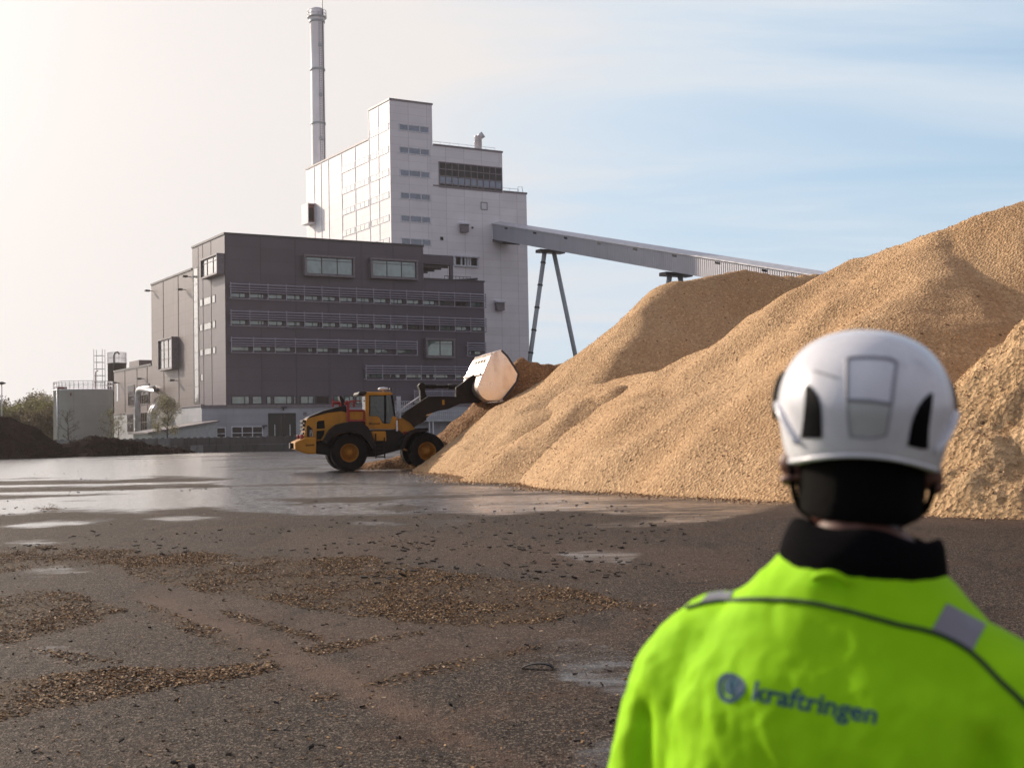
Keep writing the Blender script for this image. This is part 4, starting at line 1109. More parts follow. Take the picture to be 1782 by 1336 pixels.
def chip_mat(name, dark, mid_, light, grain=9.0, wetc=None, coarse=1.0):
    k = NT(name); p = k.pos()
    v = k.n('ShaderNodeTexVoronoi'); k.l(p, v.inputs['Vector']); v.inputs['Scale'].default_value = grain; v.inputs['Randomness'].default_value = 1
    vs = k.n('ShaderNodeSeparateColor'); k.l(v.outputs['Color'], vs.inputs[0])
    big = k.noise(p, .22, 5, .6); mid2 = k.noise(p, 1.6, 6, .65); hi = k.noise(p, 26, 4, .7)
    c = k.mix(k.step(big, .32, .68), mid_, light)
    c = k.mix(k.rng(vs.outputs[0], 0, 1, 0.0, .52), c, dark)
    c = k.mix(k.math('MULTIPLY', k.step(hi, .50, .68), .55), c, tuple(x * .6 for x in dark))
    c = k.mix(k.math('MULTIPLY', k.step(vs.outputs[1], .88, 1.0), .5), c, tuple(min(1, x * 1.35) for x in light))
    c = k.mix(k.math('MULTIPLY', k.step(mid2, .55, .75), .45), c, wetc or dark)
    # a few dark pieces
    v2 = k.n('ShaderNodeTexVoronoi'); k.l(p, v2.inputs['Vector']); v2.inputs['Scale'].default_value = 3.4
    v2s = k.n('ShaderNodeSeparateColor'); k.l(v2.outputs['Color'], v2s.inputs[0])
    blot = k.math('MULTIPLY', k.math('LESS_THAN', v2.outputs['Distance'], .17), k.math('GREATER_THAN', v2s.outputs[2], .72))
    c = k.mix(k.math('MULTIPLY', blot, .75), c, tuple(x * .22 for x in dark))
    k.color(c); k.rough(.88); k.b.inputs['Specular IOR Level'].default_value = .25
    h = k.math('ADD', k.math('MULTIPLY', v.outputs['Distance'], .10), k.math('ADD', k.math('MULTIPLY', hi, .05), k.math('MULTIPLY', mid2, .16)))
    k.l(k.bump(h, .85, coarse * .9), k.b.inputs['Normal'])
    return k.m
MAT['chip'] = chip_mat('fresh_wood_chips', (.28, .150, .064), (.57, .355, .182), (.69, .455, .250), 14, (.42, .26, .13), .55)
MAT['chip_dark'] = chip_mat('moist_wood_chips', (.13, .062, .026), (.30, .155, .066), (.38, .21, .095), 8, (.22, .105, .04))
MAT['chip_rough'] = chip_mat('coarse_wood_chips', (.20, .108, .045), (.50, .315, .155), (.66, .44, .24), 8.5, (.28, .15, .062), .9)
MAT['bark'] = chip_mat('dark_bark_compost', (.007, .004, .003), (.016, .009, .0065), (.024, .014, .010), 6.0, (.010, .006, .004), 1.4)
MAT['bark'].node_tree.nodes['Principled BSDF'].inputs['Specular IOR Level'].default_value = .02

pileB = [(7.6, 43.4, 5.0), (9.9, 42.4, 6.4), (11.2, 43.0, 7.55), (13.5, 40.8, 7.95)]
pileBr = [(13.5, 40.8, 7.95), (15.9, 40.6, 8.6), (19.0, 40.2, 9.4), (26.0, 39.0, 10.4)]
spur = [(13.5, 40.8, 7.95), (12.6, 38.6, 6.75), (11.2, 36.6, 5.35), (10.2, 34.6, 3.9)]
pileB2 = [(7.6, 43.4, 5.0), (6.2, 45.2, 4.2), (5.0, 47.2, 3.85), (3.9, 49.6, 3.75), (3.3, 52.5, 3.8), (2.9, 55.0, 3.9)]
def fB(x, y):
    wx = x + (fbm(x, y, .22, 31, 3) - .5) * 2.2; wy = y + (fbm(x, y, .22, 33, 3) - .5) * 2.2
    f = np.maximum(np.maximum(seg_field(wx, wy, pileB, .70), seg_field(wx, wy, spur, .70)), seg_field(wx, wy, pileB2, .69))
    return np.maximum(f, seg_field(wx, wy, pileBr, .74))
heap('wood_chip_pile', 'largest pale wood chip pile, its long slope filling the right behind the man', -6, 40, 20, 62, .17, fB, MAT['chip'], rough=(.30, .06), seed=4)
sA = 1.085
crestA = [(x * sA, y * sA, 1.75 + (z - 1.75) * sA) for x, y, z in [(7.5, 56.0, 8.2), (9.0, 57.2, 8.6), (10.5, 58.0, 9.0), (12.0, 58.0, 8.75), (13.6, 58.0, 8.75), (15.5, 58.5, 7.6), (18, 59, 6.8)]]
spurA = [(x * sA, y * sA, 1.75 + (z - 1.75) * sA) for x, y, z in [(7.5, 56.0, 8.2), (6.2, 54.2, 7.0), (4.9, 52.6, 5.6), (3.6, 51.0, 4.2), (2.4, 50.6, 3.4)]]
humpA = [(4.0, 47.6, 3.5), (3.0, 47.5, 3.1), (2.0, 48.0, 2.3)]
def fA(x, y):
    wx = x + (fbm(x, y, .25, 41, 3) - .5) * 1.6; wy = y + (fbm(x, y, .25, 43, 3) - .5) * 1.6
    f = np.maximum(seg_field(wx, wy, crestA, 1.05), seg_field(wx, wy, humpA, .66))
    # the long spur: gentle on its sunny side, slumped away on the other
    sx_, sy_ = -5.9, -7.0; L = math.hypot(sx_, sy_)
    side = ((wx - 7.5 * sA) * sy_ - (wy - 56.0 * sA) * sx_) / L          # positive on the far-left side
    g1 = seg_field(wx, wy, spurA, .72); g2 = seg_field(wx, wy, spurA, 1.0)
    t = smooth(side, -1.2, .6)
    return np.maximum(f, g1 * t + g2 * (1 - t))
heap('wood_chip_pile', 'middle wood chip pile with a shaded hollow, in front of the conveyor gallery', -8, 26, 38, 78, .17, fA, MAT['chip'], rough=(.26, .06), seed=14)
crestD = [(3.2, 67.0, 5.4), (1.9, 66.6, 5.35), (.75, 66.2, 5.55), (-.3, 66.0, 4.6)]
toeD = [(-2.5, 65.6, 1.4), (-5.5, 64.2, .55), (-8.0, 63.6, .22)]
def fD(x, y):
    wx = x + (fbm(x, y, .5, 51, 3) - .5) * 1.2; wy = y + (fbm(x, y, .5, 53, 3) - .5) * 1.2
    return np.maximum(seg_field(wx, wy, crestD, .95), seg_field(wx, wy, toeD, .5))
heap('wood_chip_pile', 'reddish moist wood chip heap being dug by the loader, directly behind its bucket', -12, 12, 58, 76, .14, fD, MAT['chip_dark'], rough=(.30, .16), seed=24)
crestC = [(12.2, 27.6, 5.0), (14.2, 28.2, 6.6), (17, 28.5, 7.6), (24, 29.5, 8.4)]
def fC(x, y):
    wx = x + (fbm(x, y, .8, 61, 4) - .5) * .9; wy = y + (fbm(x, y, .8, 63, 4) - .5) * .9
    f = seg_field(wx, wy, crestC, 1.02)
    t = f * 1.35 + (fbm(x, y, .3, 65, 3)) * 2; return f + .10 * np.abs(np.sin(t * 3.1)) + (fbm(x, y, 2.6, 66, 4, .6) - .5) * .35 * np.clip(f, 0, 1)
heap('wood_chip_pile', 'coarse crumbly wood chip heap at the right edge, nearest to the man', 5, 30, 18, 36, .10, fC, MAT['chip_rough'], rough=(.25, .18), seed=34)

k = NT('spilled_chips'); gi = k.n('ShaderNodeNewGeometry'); cr = k.n('ShaderNodeValToRGB'); k.l(gi.outputs['Random Per Island'], cr.inputs[0])
e = cr.color_ramp.elements; e[0].position = 0; e[0].color = (.08, .04, .017, 1); e[1].position = 1; e[1].color = (.72, .49, .28, 1)
x_ = e.new(.06); x_.color = (.30, .17, .08, 1); x_ = e.new(.40); x_.color = (.52, .32, .165, 1)
k.color(cr.outputs[0]); k.rough(.85); MAT['spill'] = k.m
# chips spilled along the foot of the piles
n = 230000; x = nrng.uniform(-6, 13, n); y = nrng.uniform(22, 62, n)
f = np.maximum(np.maximum(fA(x, y), fB(x, y)), np.maximum(fC(x, y), fD(x, y))) + (fbm(x, y, .8, 81, 4) - .5) * .5
keep = (f > -1.0) & (f < .12) & (nrng.uniform(0, 1, n) < np.exp(-np.clip(-f, 0, 3) * 4.0)) & (in_poly(x, y, [(-12, 58), (-3.5, 58), (-3.5, 63), (-12, 63)]) < 0)
pts = np.stack([x[keep], y[keep], np.zeros(keep.sum())], 1); print('spill', len(pts))
co, q = flakes(pts, .025, .075, .35, 13)
def on_slope(hs, n, zmin):
    P = []
    for X, Y, Z, st in hs:
        m_ = max(1, int(n / len(hs)))
        x = nrng.uniform(X.min() + .1, X.max() - .3, m_); y = nrng.uniform(Y.min() + .1, Y.max() - .3, m_)
        fx, fy = (x - X.min()) / (X[0, 1] - X[0, 0]), (y - Y.min()) / (Y[1, 0] - Y[0, 0]); i = fx.astype(int); j = fy.astype(int); a = fx - i; b = fy - j
        z = (Z[j, i] * (1 - a) + Z[j, i + 1] * a) * (1 - b) + (Z[j + 1, i] * (1 - a) + Z[j + 1, i + 1] * a) * b
        z_front = Z[np.maximum(j - 6, 0), i]                       # keep what can be seen from the yard
        kp = (z > zmin) & (z_front < z + .5)
        P.append(np.stack([x[kp], y[kp], z[kp] - .012], 1))
    return np.concatenate(P)
ps = on_slope(HEAPS[:4], 420000, .02); print('slope chips', len(ps))
co3, q3 = flakes(ps, .014, .056, .55, 17)
co3[:, :] += 0
q = np.concatenate([q, q3 + len(co)]); co = np.concatenate([co, co3])
tag(link_mesh('spilled_wood_chips', np_mesh('spilled_wood_chips', co, q), MAT['spill']), kind='stuff', label='loose chips and crumbs strewn over the slopes and along the foot of the piles', cat='wood chips')

# dark bark heaps on the left
def pp3(px, py, Y): q = at_depth(px, py, Y); return (q.x, q.y, q.z)
LA = [pp3(-160, 690, 124), pp3(-60, 702, 124), pp3(0, 722, 124), pp3(40, 744, 124)]
def fL1(x, y): 
    wx = x + (fbm(x, y, .4, 71, 3) - .5) * 1.8; wy = y + (fbm(x, y, .4, 72, 3) - .5) * 1.8
    return seg_field(wx, wy, LA, .62)
heap('bark_pile', 'tall dark brown bark heap at the left edge of the yard', -75, -34, 108, 142, .3, fL1, MAT['bark'], rough=(.35, .38), seed=44)
LB = [pp3(70, 776, 128), pp3(120, 766, 128), pp3(158, 757.5, 129), pp3(200, 763, 131), pp3(250, 771, 134), pp3(310, 779, 137)]
def fL2(x, y):
    wx = x + (fbm(x, y, .5, 73, 3) - .5) * 1.5; wy = y + (fbm(x, y, .5, 74, 3) - .5) * 1.5
    return seg_field(wx, wy, LB, .42)
heap('bark_pile', 'long low dark bark heap lying in front of the block wall', -58, -28, 116, 150, .25, fL2, MAT['bark'], rough=(.30, .36), seed=54)

pb = on_slope(HEAPS[4:], 60000, .05)
co, q = flakes(pb, .05, .19, .5, 19)
MAT['bark_lump'] = simple('brown_bark_lump', (.026, .0135, .009), .9, spec=.05)
tag(link_mesh('bark_lumps', np_mesh('bark_lumps', co, q), MAT['bark_lump']), kind='stuff', label='coarse dark bark lumps on the slopes of the dark heaps', cat='bark')
# ================================================================= vegetation
MAT['bark_wood'] = simple('tree_bark', (.055, .042, .034), .9, var=.2, bump=.3, bscale=20)
def leaf_mat(name, cols):
    k = NT(name); gi = k.n('ShaderNodeNewGeometry'); cr = k.n('ShaderNodeValToRGB'); k.l(gi.outputs['Random Per Island'], cr.inputs[0])
    e = cr.color_ramp.elements
    e[0].position = 0; e[0].color = (*cols[0], 1); e[1].position = 1; e[1].color = (*cols[-1], 1)
    for i, c in enumerate(cols[1:-1]):
        x = e.new((i + 1) / (len(cols) - 1)); x.color = (*c, 1)
    k.color(cr.outputs[0]); k.rough(.6); k.b.inputs['Specular IOR Level'].default_value = .25
    tr = k.n('ShaderNodeBsdfTranslucent'); k.l(cr.outputs[0], tr.inputs['Color'])
    ms = k.n('ShaderNodeMixShader'); ms.inputs[0].default_value = .35; k.l(k.b.outputs[0], ms.inputs[1]); k.l(tr.outputs[0], ms.inputs[2]); k.l(ms.outputs[0], k.o.inputs['Surface'])
    return k.m
MAT['leaf_spring'] = leaf_mat('spring_leaves', [(.06, .06, .02), (.11, .115, .035), (.17, .17, .06), (.22, .20, .10)])
MAT['leaf_olive'] = leaf_mat('olive_leaves', [(.05, .042, .02), (.09, .075, .035), (.13, .11, .05), (.19, .15, .09)])
MAT['leaf_brown'] = leaf_mat('budding_twigs', [(.05, .038, .028), (.085, .065, .045), (.12, .095, .07), (.20, .17, .15)])
MAT['leaf_blossom'] = leaf_mat('blossom', [(.10, .10, .035), (.20, .19, .09), (.36, .33, .22), (.55, .50, .42)])
def leaves(pts, size, seed):
    g = np.random.default_rng(seed); n = len(pts)
    a = g.normal(size=(n, 3)); a /= np.linalg.norm(a, axis=1, keepdims=True); b = g.normal(size=(n, 3)); b -= a * (a * b).sum(1, keepdims=True); b /= np.linalg.norm(b, axis=1, keepdims=True)
    L = g.uniform(.6, 1.4, n)[:, None] * size
    p = np.asarray(pts)
    co = np.stack([p - a * L, p + b * L * .45, p + a * L, p - b * L * .45], 1).reshape(-1, 3)
    return co, np.arange(n * 4).reshape(-1, 4)
def tree(name, label, base, height, crown_w, seed, leafm, nleaf=5000, leaf=.16, trunk_h=.22, levels=4, group=None, shape=1.0, bare=False, stem=.02, cat='tree', nb=11):
    r = random.Random(seed); t = empty(name, base); tag(t, label, cat, group)
    m = MB(); tips = []
    def grow(p, d, L, rad, lev):
        q = [Vector(p)]; dd = Vector(d)
        for i in range(4):
            dd = (dd + Vector((r.gauss(0, .13), r.gauss(0, .13), r.gauss(.04, .08)))).normalized(); q.append(q[-1] + dd * L / 4)
        m.tube(q, [rad * (1 - .15 * i) for i in range(5)], 6 if lev < 2 else 4, caps=False)
        if lev >= 1: tips.extend([(c, lev, dd) for c in q[2:]])
        if lev >= levels: return
        for k in range(r.choice((2, 3, 3))):
            s = r.uniform(.35, 1.0); c = q[0].lerp(q[-1], s) if s < .99 else q[-1]
            c = q[min(4, int(s * 4 + .5))]
            ax = Vector((r.gauss(0, 1), r.gauss(0, 1), r.gauss(0, .5))).normalized(); nd = (dd * .7 + ax * .75 + Vector((0, 0, .12))).normalized()
            grow(c, nd, L * r.uniform(.5, .75), rad * .55, lev + 1)
    top = height * .86; n = nb
    trunk = [Vector((0, 0, 0))]
    for i in range(6): trunk.append(Vector((r.gauss(0, .03) * height * .3, r.gauss(0, .03) * height * .3, top * (i + 1) / 6)))
    rad = height * stem
    m.tube(trunk, [rad * (1 - .13 * i) for i in range(7)], 8, caps=False)
    for i in range(n):
        f = trunk_h + (1 - trunk_h) * (i + .5) / n * .95; z = f * top
        j = min(5, int(f * 6)); c = trunk[j].lerp(trunk[j + 1], f * 6 - j)
        az = i * 2.4 + r.uniform(-.5, .5); w = crown_w * .5 * (math.sin(math.pi * min(1, max(.12, (f - trunk_h * .7) / (1.06 - trunk_h * .7)))) ** .7) * shape
        grow(c, Vector((math.cos(az), math.sin(az), .55)), max(.3, w * .62), rad * .42, 1)
    m.build('trunk', MAT['bark_wood'], t, weld=False)
    if not bare:
        g = np.random.default_rng(seed)
        T = [(c, l) for c, l, d in tips if l >= 2]
        idx_ = g.integers(0, len(T), nleaf)
        P = np.array([T[i][0][:] for i in idx_]) + g.normal(0, 1, (nleaf, 3)) * crown_w * .055
        co, q = leaves(P, leaf, seed)
        link_mesh('crown', np_mesh('crown', co, q), MAT[leafm], t)
    return t
b = on_ground(291, 759.5 + 25); b = at_depth(291.5, 760, 160); b.z = 0
hh = at_depth(291, 687, 160).z
tree('blossom_tree', 'round pale blossoming tree standing behind the block wall beside the side ducts', b, hh, 4.7, 3, 'leaf_blossom', 8000, .07, .30, 4, stem=.016)
b = at_depth(118, 760, 165); b.z = 0
tree('bare_tree', 'small bare dark tree in front of the pale storage tank', b, at_depth(118, 704, 165).z, 4.6, 8, 'leaf_brown', 0, bare=True, levels=4, stem=.016, nb=12)
b = at_depth(193, 760, 163); b.z = 0
tree('young_tree', 'thin young tree just breaking leaf between the storage tank and the grey annex', b, at_depth(193, 707, 163).z, 3.2, 12, 'leaf_spring', 500, .09, .15, 4, stem=.013)
b = at_depth(206, 760, 168); b.z = 0
tree('young_tree', 'thin pale blossoming sapling at the corner of the grey annex', b, at_depth(206, 718, 168).z, 2.6, 13, 'leaf_blossom', 700, .07, .15, 4, stem=.013)
spec = [(-28, 712, 215, 10, 'leaf_brown', 'bare brown budding tree at the far left edge'), (8, 706, 225, 9, 'leaf_olive', 'olive spring tree behind the lamp post'), (20, 720, 205, 8, 'leaf_spring', 'fresh green bushy tree right of the lamp post, low against the sky'),
        (33, 709, 235, 7, 'leaf_brown', 'sparse brown tree with open twigs in the gap left of the taller trees'), (48, 697, 238, 9, 'leaf_brown', 'tall brown twiggy tree, first of the taller group left of the tank'), (58, 706, 212, 9, 'leaf_spring', 'yellow green tree in front of the taller brown trees'),
        (70, 692, 240, 9.5, 'leaf_olive', 'tallest olive crowned tree left of the storage tank'), (84, 694, 230, 8, 'leaf_blossom', 'pale blossoming tree beside the storage tank'), (90, 712, 205, 8, 'leaf_spring', 'green leafy tree close against the storage tank'), (40, 728, 200, 7, 'leaf_olive', 'low olive bushy tree in front of the tree row'), (72, 726, 198, 7, 'leaf_olive', 'low shadowy bush near the end of the dark heap'), (-8, 725, 200, 8, 'leaf_spring', 'green bush behind the tall bark heap')]
for i, (px, top, Y, w, lm, lab) in enumerate(spec):
    b = at_depth(px, 760, Y); b.z = 0; hgt = at_depth(px, top, Y).z
    tree('leafing_tree', lab, b, hgt, w, 30 + i, lm, 4600 if lm != 'leaf_brown' else 2400, .20, .10, 4, group='trees left of the storage tank', stem=.016, nb=13)
# grass on the verge behind the wall, as blades
g = np.random.default_rng(9); n = 26000
y = g.uniform(150, 182, n); px = g.uniform(40, 330, n); x = (px - 891) / F * y
hgt = g.uniform(.25, .75, n) * (0.5 + fbm(x, y, .25, 3)) ; wv = g.uniform(.03, .07, n); a = g.uniform(0, np.pi, n); lx = g.normal(0, .2, n)
bx, by = np.cos(a) * wv, np.sin(a) * wv
co = np.stack([np.stack([x - bx, y - by, 0 * x], 1), np.stack([x + bx, y + by, 0 * x], 1), np.stack([x + lx + bx * .2, y + by * .2, hgt], 1), np.stack([x + lx - bx * .2, y - by * .2, hgt], 1)], 1).reshape(-1, 3)
MAT['grass'] = leaf_mat('verge_grass', [(.06, .085, .02), (.10, .13, .03), (.14, .16, .045), (.17, .16, .07)])
tag(link_mesh('grass', np_mesh('grass', co, np.arange(n * 4).reshape(-1, 4)), MAT['grass']), kind='stuff', label='rough spring grass on the verge behind the block wall', cat='grass')
me = np_mesh('grass_verge', [(-95, 150, .012), (-22, 150, .012), (-30, 185, .012), (-130, 185, .012), (-190, 320, .012), (-60, 320, .012)], [(0, 1, 2, 3), (3, 2, 5, 4)])
MAT['verge'] = simple('verge_soil', (.06, .075, .025), .95, var=.3, scale=.8)
tag(link_mesh('grass_verge', me, MAT['verge']), kind='structure')

# ================================================================= people
MAT['skin'] = simple('skin', (.46, .235, .165), .5, var=.06, scale=14, bump=.08, bscale=260)
k = NT('skin_sss'); pp = k.pos(); k.color(k.mix(k.noise(pp, 30, 4), (.11, .042, .027), (.16, .066, .044))); k.rough(.5)
k.b.inputs['Subsurface Weight'].default_value = .12; k.b.inputs['Subsurface Radius'].default_value = (.012, .004, .002); k.b.inputs['Subsurface Scale'].default_value = .6
k.l(k.bump(k.noise(pp, 220, 3), .15, .003), k.b.inputs['Normal']); MAT['skin'] = k.m
def skin_mesh(name, nodes, edges, mat_, parent=None, root=0, sub=2, xf=None):
    """one continuous body surface grown from connected joints; nodes: name -> (x, y, z, radius or (rx, ry))"""
    keys = list(nodes); me = bpy.data.meshes.new(name)
    P = [Vector(nodes[q][:3]) for q in keys]
    if xf: P = [xf(p) for p in P]
    me.from_pydata([tuple(p) for p in P], [(keys.index(a), keys.index(b)) for a, b in edges], [])
    o = bpy.data.objects.new(name, me); COL.objects.link(o)
    md = o.modifiers.new('skin', 'SKIN'); md.use_smooth_shade = True; md.branch_smoothing = .6
    sv = me.skin_vertices[0].data
    for i, q in enumerate(keys):
        r = nodes[q][3]; sv[i].radius = r if isinstance(r, tuple) else (r, r); sv[i].use_root = (i == root)
    s = o.modifiers.new('subdivision', 'SUBSURF'); s.levels = sub; s.render_levels = sub
    dg = bpy.context.evaluated_depsgraph_get(); dg.update()
    m2 = bpy.data.meshes.new_from_object(o.evaluated_get(dg))
    bpy.data.objects.remove(o)
    m2.name = name
    m2.materials.clear()
    ob = link_mesh(name, m2, mat_, parent)
    for pl in m2.polygons: pl.use_smooth = True
    return ob
def hand_nodes(N, E, pre, wrist, palm_dir, side, curl):
    """palm, five unequal bent fingers; palm_dir: from wrist to knuckles, side: towards the thumb, curl: the way the fingers close"""
    w = Vector(N[wrist][:3]); d = Vector(palm_dir).normalized(); s = Vector(side); s = (s - d * s.dot(d)).normalized(); c = Vector(curl); c = (c - d * c.dot(d) - s * c.dot(s)).normalized()
    def put(n, p, r): N[n] = (p.x, p.y, p.z, r)
    put(pre + 'palm', w + d * .05, (.026, .022)); E.append((wrist, pre + 'palm'))
    for i, (off, L, sp_) in enumerate(((.028, .070, .10), (.009, .078, .03), (-.010, .072, -.04), (-.028, .058, -.12))):
        k0 = w + d * .092 + s * off; fd = (d + s * sp_).normalized()
        put(pre + 'k%d' % i, k0, .0115); E.append((pre + 'palm', pre + 'k%d' % i))
        j1 = k0 + (fd * .9 + c * .45).normalized() * L * .48; j2 = j1 + (fd * .6 + c * .8).normalized() * L * .30; j3 = j2 + (fd * .35 + c).normalized() * L * .24
        for n, q, r in (('a', j1, .0092), ('b', j2, .0085), ('c', j3, .0072)): put(pre + 'k%d%s' % (i, n), q, r)
        E += [(pre + 'k%d' % i, pre + 'k%da' % i), (pre + 'k%da' % i, pre + 'k%db' % i), (pre + 'k%db' % i, pre + 'k%dc' % i)]
    t0 = w + d * .028 + s * .036 + c * .006; t1 = t0 + (d * .8 + s * .6 + c * .2).normalized() * .036; t2 = t1 + (d + s * .1 + c * .45).normalized() * .028
    for n, q, r in (('t0', t0, .0125), ('t1', t1, .0105), ('t2', t2, .008)): put(pre + n, q, r)
    E += [(pre + 'palm', pre + 't0'), (pre + 't0', pre + 't1'), (pre + 't1', pre + 't2')]

# ---------------------------------------------------------------- the man in the foreground
neck = at_depth(1500, 950, 1.66)
MAN_YAW = R_(-34); LEAN = R_(4.6)
def tilt(p):
    p = Vector(p); t = min(1, max(0, (p.z - .85) / .4)); t = t * t * (3 - 2 * t); a = LEAN * t
    z = p.z - 1.0
    return Vector((p.x * math.cos(a) + z * math.sin(a), p.y, 1.0 + z * math.cos(a) - p.x * math.sin(a))) if t > 0 else p
nk = tilt((0, 0, 1.60))
Rz = Matrix.Rotation(MAN_YAW, 3, 'Z')
off = Rz @ Vector((nk.x, nk.y, 0))
MAN = Vector((neck.x - off.x, neck.y - off.y, 0))
man = empty('person', MAN, MAN_YAW)
tag(man, 'man seen from behind in a yellow hi-vis jacket and white helmet, facing the piles', 'person')
HYAW = R_(22)                   # head turned left of the chest
HP = Vector((0, .015, 1.60))
def head(p):                    # head pose about the top of the neck, then the lean of the body
    q = Matrix.Rotation(HYAW, 3, 'Z') @ (Vector(p) - HP) + HP
    return tilt(q + Vector((-.010, 0, 0)))
N = {'pelvis': (0, 0, .98, (.15, .11)), 'belly': (0, .01, 1.12, (.15, .11)), 'chest': (0, .0, 1.32, (.165, .115)), 'shoulders': (0, -.01, 1.45, (.12, .085)), 'neck': (0, .004, 1.55, .106), 'nape': (0, .012, 1.625, .108)}
E = [('pelvis', 'belly'), ('belly', 'chest'), ('chest', 'shoulders'), ('shoulders', 'neck'), ('neck', 'nape')]
HN = {'skull0': (0, .035, 1.665, (.068, .078)), 'skull1': (0, .035, 1.74, (.078, .092)), 'skull2': (0, .03, 1.80, (.066, .08)), 'jaw': (0, .075, 1.635, (.048, .040)), 'chin': (0, .105, 1.622, .022),
      'nose0': (0, .128, 1.735, .014), 'nose': (0, .152, 1.705, .012), 'earL': (-.082, .015, 1.70, .014), 'earLb': (-.101, -.004, 1.706, (.011, .026)), 'earLc': (-.096, .002, 1.668, .011), 'earR': (.082, .015, 1.70, .014), 'earRb': (.101, -.004, 1.706, (.011, .026)), 'earRc': (.096, .002, 1.668, .011),
      'lip': (0, .128, 1.665, .014)}
for q, v in HN.items(): 
    p = Matrix.Rotation(HYAW, 3, 'Z') @ (Vector(v[:3]) - HP) + HP + Vector((-.012, 0, 0)); N[q] = (p.x, p.y, p.z, v[3])
E += [('nape', 'skull0'), ('skull0', 'skull1'), ('skull1', 'skull2'), ('skull0', 'jaw'), ('jaw', 'chin'), ('skull1', 'nose0'), ('nose0', 'nose'), ('skull0', 'earL'), ('earL', 'earLb'), ('earL', 'earLc'), ('skull0', 'earR'), ('earR', 'earRb'), ('earR', 'earRc'), ('jaw', 'lip')]
for s, n in ((-1, 'l'), (1, 'r')):
    N.update({n + 'sh': (s * .175, -.005, 1.43, .056), n + 'el': (s * .264, -.03, 1.16, .044), n + 'wr': (s * .285, .13, .95, .028), n + 'hip': (s * .10, 0, .93, .085), n + 'kn': (s * .12, .02, .50, .058), n + 'an': (s * .13, -.02, .09, .042), n + 'toe': (s * .145, .13, .045, .036)})
    E += [('shoulders', n + 'sh'), (n + 'sh', n + 'el'), (n + 'el', n + 'wr'), ('pelvis', n + 'hip'), (n + 'hip', n + 'kn'), (n + 'kn', n + 'an'), (n + 'an', n + 'toe')]
    hand_nodes(N, E, n + 'h', n + 'wr', (0, .5, -.9), (-s * .8, .5, 0), (-s, 0, -.1))
skin_mesh('body', N, E, MAT['skin'], man, sub=2, xf=tilt)
MAT['trouser'] = simple('dark_work_trousers', (.02, .022, .03), .85, bump=.3, bscale=300)
TN = {'pelvis': (0, 0, .97, (.175, .14)), 'waist': (0, 0, 1.06, (.17, .135))}
TE = [('pelvis', 'waist')]
for s, n in ((-1, 'l'), (1, 'r')):
    TN.update({n + 'hip': (s * .10, 0, .90, .108), n + 'kn': (s * .12, .02, .50, .082), n + 'an': (s * .13, -.02, .12, .075)}); TE += [('pelvis', n + 'hip'), (n + 'hip', n + 'kn'), (n + 'kn', n + 'an')]
skin_mesh('trousers', TN, TE, MAT['trouser'], man, sub=2, xf=tilt)
MAT['boot'] = simple('black_boot', (.012, .011, .011), .5)
for s in (-1, 1):
    skin_mesh('boot', {'a': (s * .13, -.02, .16, .062), 'b': (s * .13, -.03, .06, .058), 'c': (s * .14, .08, .05, .048), 'd': (s * .148, .16, .04, .040)}, [('a', 'b'), ('b', 'c'), ('c', 'd')], MAT['boot'], man, root=1, sub=2)
# --- jacket: torso and sleeves fused into one cloth surface
jm = MB()
RINGS = [(.82, .205, .145, .0, 2.4), (.95, .205, .145, .0, 2.4), (1.08, .208, .148, .0, 2.4), (1.20, .220, .152, .0, 2.5), (1.30, .226, .152, -.004, 2.6), (1.38, .226, .146, -.008, 2.7), (1.435, .221, .132, -.010, 2.6),
         (1.480, .192, .115, -.008, 2.4), (1.517, .161, .106, -.004, 2.3), (1.542, .138, .101, .0, 2.2), (1.564, .116, .100, .004, 2.1), (1.582, .100, .094, .008, 2.0)]
n = 48; prev = None; allv = []
for z, a, b, cy_, ex in RINGS:
    ring = []
    for k_ in range(n):
        t = 2 * math.pi * k_ / n; c, s = math.cos(t), math.sin(t)
        ring.append(tilt((a * math.copysign(abs(c) ** (2 / ex), c), cy_ + b * math.copysign(abs(s) ** (2 / ex), s), z - .002 - .045 * a * c * min(1, max(0, (z - 1.515) / .05)))))
    allv.append(ring)
vs = [q for r_ in allv for q in r_]
fs = [(i * n + k_, i * n + (k_ + 1) % n, (i + 1) * n + (k_ + 1) % n, (i + 1) * n + k_) for i in range(len(allv) - 1) for k_ in range(n)] + [tuple(range(n)), tuple((len(allv) - 1) * n + k_ for k_ in range(n))]
jm.add(vs, fs, True)
for s in (-1, 1):
    pts = catmull([(s * .09, -.004, 1.472), (s * .174, -.008, 1.442), (s * .222, -.012, 1.376), (s * .243, -.022, 1.265), (s * .256, -.03, 1.16), (s * .268, .05, 1.05), (s * .280, .125, .965)], 4)
    rr = [.056, .061, .066, .071, .075, .078, .080, .082, .083, .0855, .085, .084, .083, .082, .081, .079, .077, .075, .072, .070, .068, .065, .062, .060, .060]
    jm.tube([tilt(p) for p in pts], rr[:len(pts)], 24)
jo = jm.build('jacket', None, None)
rm = jo.modifiers.new('remesh', 'REMESH'); rm.mode = 'VOXEL'; rm.voxel_size = .0065
s_ = jo.modifiers.new('smooth', 'SMOOTH'); s_.factor = .5; s_.iterations = 14
dg = bpy.context.evaluated_depsgraph_get(); dg.update()
jme = bpy.data.meshes.new_from_object(jo.evaluated_get(dg)); bpy.data.objects.remove(jo)
co = np.empty(len(jme.vertices) * 3); jme.vertices.foreach_get('co', co); co = co.reshape(-1, 3)
no = np.empty(len(jme.vertices) * 3); jme.vertices.foreach_get('normal', no); no = no.reshape(-1, 3)
x, y, z = co.T
